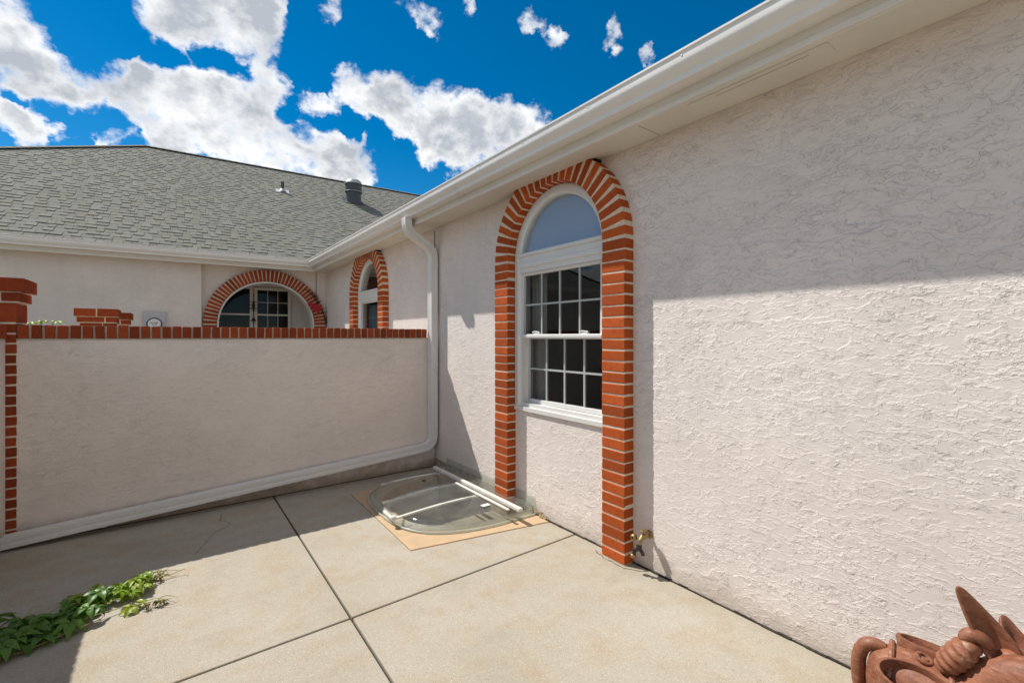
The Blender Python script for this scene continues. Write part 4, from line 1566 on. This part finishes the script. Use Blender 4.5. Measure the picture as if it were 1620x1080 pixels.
# bush behind the garden wall beside the pillar
bu = thing('bush', 'bit of bright green foliage between the corner pillar and the brick coping', 'bush', (-0.80, 5.3, 0))
for k in range(7):
    a = R.uniform(0, 6.28)
    b = MB()
    b.tube([(-.80, 5.3, 0), (-.80 + .10 * math.cos(a), 5.3 + .12 * math.sin(a), .8), (-.82 + .14 * math.cos(a), 5.3 + .2 * math.sin(a), R.uniform(1.35, 1.56))], [.012, .008, .004], 6)
    b.build('stem', STEM, bu, smooth=True)
for k in range(46):
    a, r_ = R.uniform(0, 6.28), R.uniform(0, .2)
    zz = R.uniform(1.2, 1.60) - r_ * .2
    M = Matrix.Translation((-.84 + r_ * math.cos(a), 5.25 + r_ * math.sin(a), zz)) @ Matrix.Rotation(R.uniform(-3, 3), 4, 'Z') @ Matrix.Rotation(R.uniform(0, .8), 4, 'Y') @ Matrix.Scale(R.uniform(.7, 1.1), 4)
    put('leaf', R.choice(LM[1]), bu, M)

# ------------------------------------------------------------------ wind chime in the far porch, flowers on the far arch
wc = thing('wind_chime', 'black wrought iron scroll ornament hanging before the white door posts in the far arch', 'wind chime', FARW(0.755, -0.98, 1.70))
b = MB()
S0, N0 = 0.755, -0.985
b.tube([FARW(S0, N0, 2.30), FARW(S0, N0, 1.60)], .004, 6)
b.tube([FARW(S0, N0, 2.19), FARW(S0, N0, 2.10), FARW(S0, N0, 1.93)], [.004, .018, .006], 8)
b.build('hanger', IRON, wc)
for sg in (-1, 1):
    for (zc, rr_, off) in ((2.10, .035, .045), (2.03, .045, .06), (1.98, .035, .045)):
        b = MB()
        b.tube([FARW(S0 + sg * (off + rr_ * math.cos(t * .55)), N0, zc + rr_ * math.sin(t * .55)) for t in range(10)], .0045, 5)
        put('scroll', b.mesh('scroll', IRON), wc)
b = MB()
b.lathe([(.004, .07), (.018, .055), (.030, .025), (.048, 0), (.044, 0), (.0, .03)], 14, lambda x, y, z: FARW(S0 + x, N0 + y, 1.755 + z))
b.build('bell', IRON, wc, smooth=True)

fl = thing('flower_garland', 'red flower garland with dark twigs on the right side of the far brick arch', 'garland', FARW(-0.22, 0.1, 1.93))
b = MB()
tw = [(-.02, 2.33), (-.12, 2.24), (-.20, 2.12), (-.27, 2.00), (-.32, 1.90), (-.36, 1.78), (-.37, 1.66)]
b.tube([FARW(s, .11, z) for s, z in tw], .008, 6)
for k in range(26):
    i = R.randrange(len(tw) - 1)
    t = R.random()
    s = tw[i][0] * (1 - t) + tw[i + 1][0] * t
    z = tw[i][1] * (1 - t) + tw[i + 1][1] * t
    a = R.uniform(-.3, 2.2)
    b.tube([FARW(s, .11, z), FARW(s - .05 * math.cos(a), .13, z + .05 * math.sin(a)), FARW(s - .085 * math.cos(a), .125, z + .08 * math.sin(a))], [.005, .004, .002], 5)
b.build('twig', STEMD, fl)
for k in range(9):
    s, z = -.19 + R.gauss(0, .042), 1.975 + R.gauss(0, .036)
    b = MB()
    for j in range(7):
        a = j * .9 + R.uniform(-.2, .2)
        c = FARW(s, .125, z)
        d = FARW.s * math.cos(a) + Vector((0, 0, math.sin(a))) + FARW.n * R.uniform(.1, .5)
        leaflet(b, c, d, FARW.n, R.uniform(.04, .06), .040, 0, .1)
    put('flower', b.mesh('flower', RED, fix=False), fl)

# ------------------------------------------------------------------ terracotta donkey planter
dk = thing('donkey_planter', 'glazed terracotta donkey planter with two pannier pots standing by the wall at lower right', 'planter', (1.94, 0.28, 0))


def loft(rings, n=22, cap=True):
    """rings: (centre, right vec, up vec, rx, rz)"""
    b = MB()
    rows = []
    for (c, r_, u_, rx, rz) in rings:
        c, r_, u_ = Vector(c), Vector(r_).normalized(), Vector(u_).normalized()
        rows.append([c + r_ * rx * math.cos(2 * PI * j / n) + u_ * rz * math.sin(2 * PI * j / n) for j in range(n)])
    b.grid(rows, closed_u=True)
    if cap:
        b.face(list(reversed(rows[0])))
        b.face(rows[-1])
    return b


def subd(o, lv=1):
    s = o.modifiers.new('smooth', 'SUBSURF')
    s.levels = lv
    s.render_levels = lv
    return o


DX = 1.935
# barrel body with neck and muzzle in one skin
body = []
for (y, z, rx, rz, tilt) in ((.522, .296, .012, .02, 0), (.514, .300, .06, .070, 0), (.492, .304, .082, .098, 0), (.45, .304, .098, .112, 0), (.38, .302, .102, .114, 0), (.30, .300, .100, .114, 0), (.250, .330, .088, .108, .25),
                             (.215, .385, .072, .096, .75), (.190, .435, .062, .082, 1.0), (.160, .480, .058, .072, .85), (.100, .500, .056, .066, -.05), (.030, .470, .048, .058, -.45), (-.025, .432, .042, .048, -.6), (-.060, .407, .036, .038, -.65), (-.074, .396, .012, .014, -.65)):
    d = Vector((0, -math.cos(tilt), math.sin(tilt)))
    u_ = Vector((0, math.sin(tilt), math.cos(tilt)))
    body.append(((DX, y, z), (1, 0, 0), u_, rx, rz))
subd(loft(body).build('body', TERRA, dk, smooth=True))
for (lx, ly) in ((-.055, .48), (.055, .48), (-.055, .26), (.055, .26)):
    b = MB()
    b.tube([(DX + lx, ly, .26), (DX + lx * 1.05, ly, .16), (DX + lx * 1.08, ly + .004, .06), (DX + lx * 1.1, ly, .02), (DX + lx * 1.1, ly - .004, 0.0)], [.045, .036, .028, .034, .036], 14)
    b.build('leg', TERRA, dk, smooth=True)
# saddle cloth: raised rim over the rump and its trailing edge line
for (yy, r1, r2, th) in ((.455, .102, .114, .008), (.310, .106, .118, .008)):
    b = MB()
    b.tube([(DX + r1 * math.cos(t), yy + .012 * math.sin(2 * t), .302 + r2 * math.sin(t)) for t in [(-.3 + (PI + .6) * k / 20) for k in range(21)]], th, 8)
    b.build('saddle_rim', TERRA, dk, smooth=True)
# tail arching off the rump
b = MB()
b.tube([(DX - .004, .462, .398), (DX - .008, .495, .402), (DX - .012, .520, .394), (DX - .016, .538, .368), (DX - .018, .545, .32), (DX - .016, .542, .25), (DX - .014, .53, .17)], [.016, .022, .023, .022, .022, .024, .014], 14)
subd(b.build('tail', TERRA, dk, smooth=True))


# pannier pots: open thick-walled bowls
def pannier(cx, cy, cz, lean, name='pannier'):
    b = MB()
    prof = [(0.0, -.17), (.05, -.168), (.075, -.13), (.083, -.06), (.080, -.01), (.084, .006), (.082, .014), (.074, .014), (.070, .004), (.069, -.05), (.060, -.11), (.030, -.135), (0.0, -.137)]
    Mx = Matrix.Translation((cx, cy, cz)) @ Matrix.Rotation(lean, 4, 'Y')
    b.lathe(prof, 28, lambda x, y, z: Mx @ Vector((x * .78, y * 1.18, z)))
    return b.build(name, TERRA, dk, smooth=50)


pannier(DX - .110, .372, .388, -.26)
pannier(DX + .112, .372, .392, .26)
# buckle between the panniers
b = MB()
b.tube([(DX - .004 + .022 * math.cos(t), .372 + .018 * math.sin(t), .418 + .006 * math.sin(t)) for t in [2 * PI * k / 16 for k in range(17)]], .006, 8)
b.lathe([(0, .008), (.010, .006), (.014, 0)], 10, lambda x, y, z: (DX - .004 + x, .372 + y, .414 + z))
b.build('buckle', TERRA, dk, smooth=True)
# roached mane: a short roll of clay with combed ridges, and a curl on top
b = MB()
rows = []
for k in range(25):
    t = k / 24
    c = Vector((DX - .012, .330 - .075 * t, .415 + .125 * t))
    ax = Vector((0, -.075, .125)).normalized()
    s_ = Vector((1, 0, 0))
    u_ = s_.cross(ax) * -1
    env = math.sin(PI * min(1, max(0, .06 + .9 * t))) ** .35
    rid = 1 + .09 * math.sin(k * 1.55)
    rows.append([c + s_ * .046 * env * rid * math.cos(2 * PI * j / 18) + u_ * .036 * env * rid * math.sin(2 * PI * j / 18) for j in range(18)])
b.grid(rows, closed_u=True)
b.face(list(reversed(rows[0])))
b.face(rows[-1])
subd(b.build('mane', TERRA, dk, smooth=True))
b = MB()
b.tube([(DX + .006, .222, .530), (DX - .006, .246, .556), (DX - .016, .266, .560), (DX - .022, .280, .546), (DX - .018, .282, .530)], [.018, .022, .022, .018, .010], 12)
subd(b.build('mane_curl', TERRA, dk, smooth=True))


def ear(base, tip, side, face, name='ear'):
    """long leaf-shaped ear with a hollow front"""
    base, tip, face = Vector(base), Vector(tip), Vector(face).normalized()
    ax = (tip - base)
    L = ax.length
    d = ax.normalized()
    s = d.cross(face).normalized()
    f_ = s.cross(d).normalized()
    b = MB()
    rows = []
    for t, w, h in ((0, .024, .022), (.08, .036, .028), (.22, .046, .034), (.42, .042, .030), (.62, .033, .022), (.80, .023, .016), (.93, .015, .012), (.985, .008, .008), (1.0, .002, .003)):
        c = base + d * L * t - f_ * .010 * math.sin(PI * t)
        ring = []
        for j in range(20):
            a = 2 * PI * j / 20
            x, y = math.cos(a), math.sin(a)
            yy = y * h
            if y > 0:                                    # dish the front face
                yy = h * (.75 * y - 1.25 * max(0, 1 - x * x * 1.5) * (1 if .04 < t < .75 else .3))
            ring.append(c + s * w * x + f_ * yy)
        rows.append(ring)
    b.grid(rows, closed_u=True)
    b.face(list(reversed(rows[0])))
    b.face(rows[-1])
    return subd(b.build(name, TERRA, dk, smooth=True))


ear((1.945, .170, .478), (1.918, .294, .690), -1, (-.80, -.30, .30))
ear((2.000, .140, .480), (2.062, .215, .588), 1, (-.60, -.60, .30))
# poll: the lump of clay the ears spring from
b = MB()
b.lathe([(0, -.040), (.024, -.034), (.040, -.012), (.042, .008), (.030, .028), (.012, .036), (0, .037)], 16, lambda x, y, z: (DX + .030 + x, .185 + y, .500 + z))
subd(b.build('poll', TERRA, dk, smooth=True))
# forelock between the ears
b = MB()
b.tube([(1.975, .15, .535), (1.965, .115, .560), (1.96, .07, .555), (1.955, .03, .52)], [.020, .024, .020, .008], 12)
b.build('forelock', TERRA, dk, smooth=True)
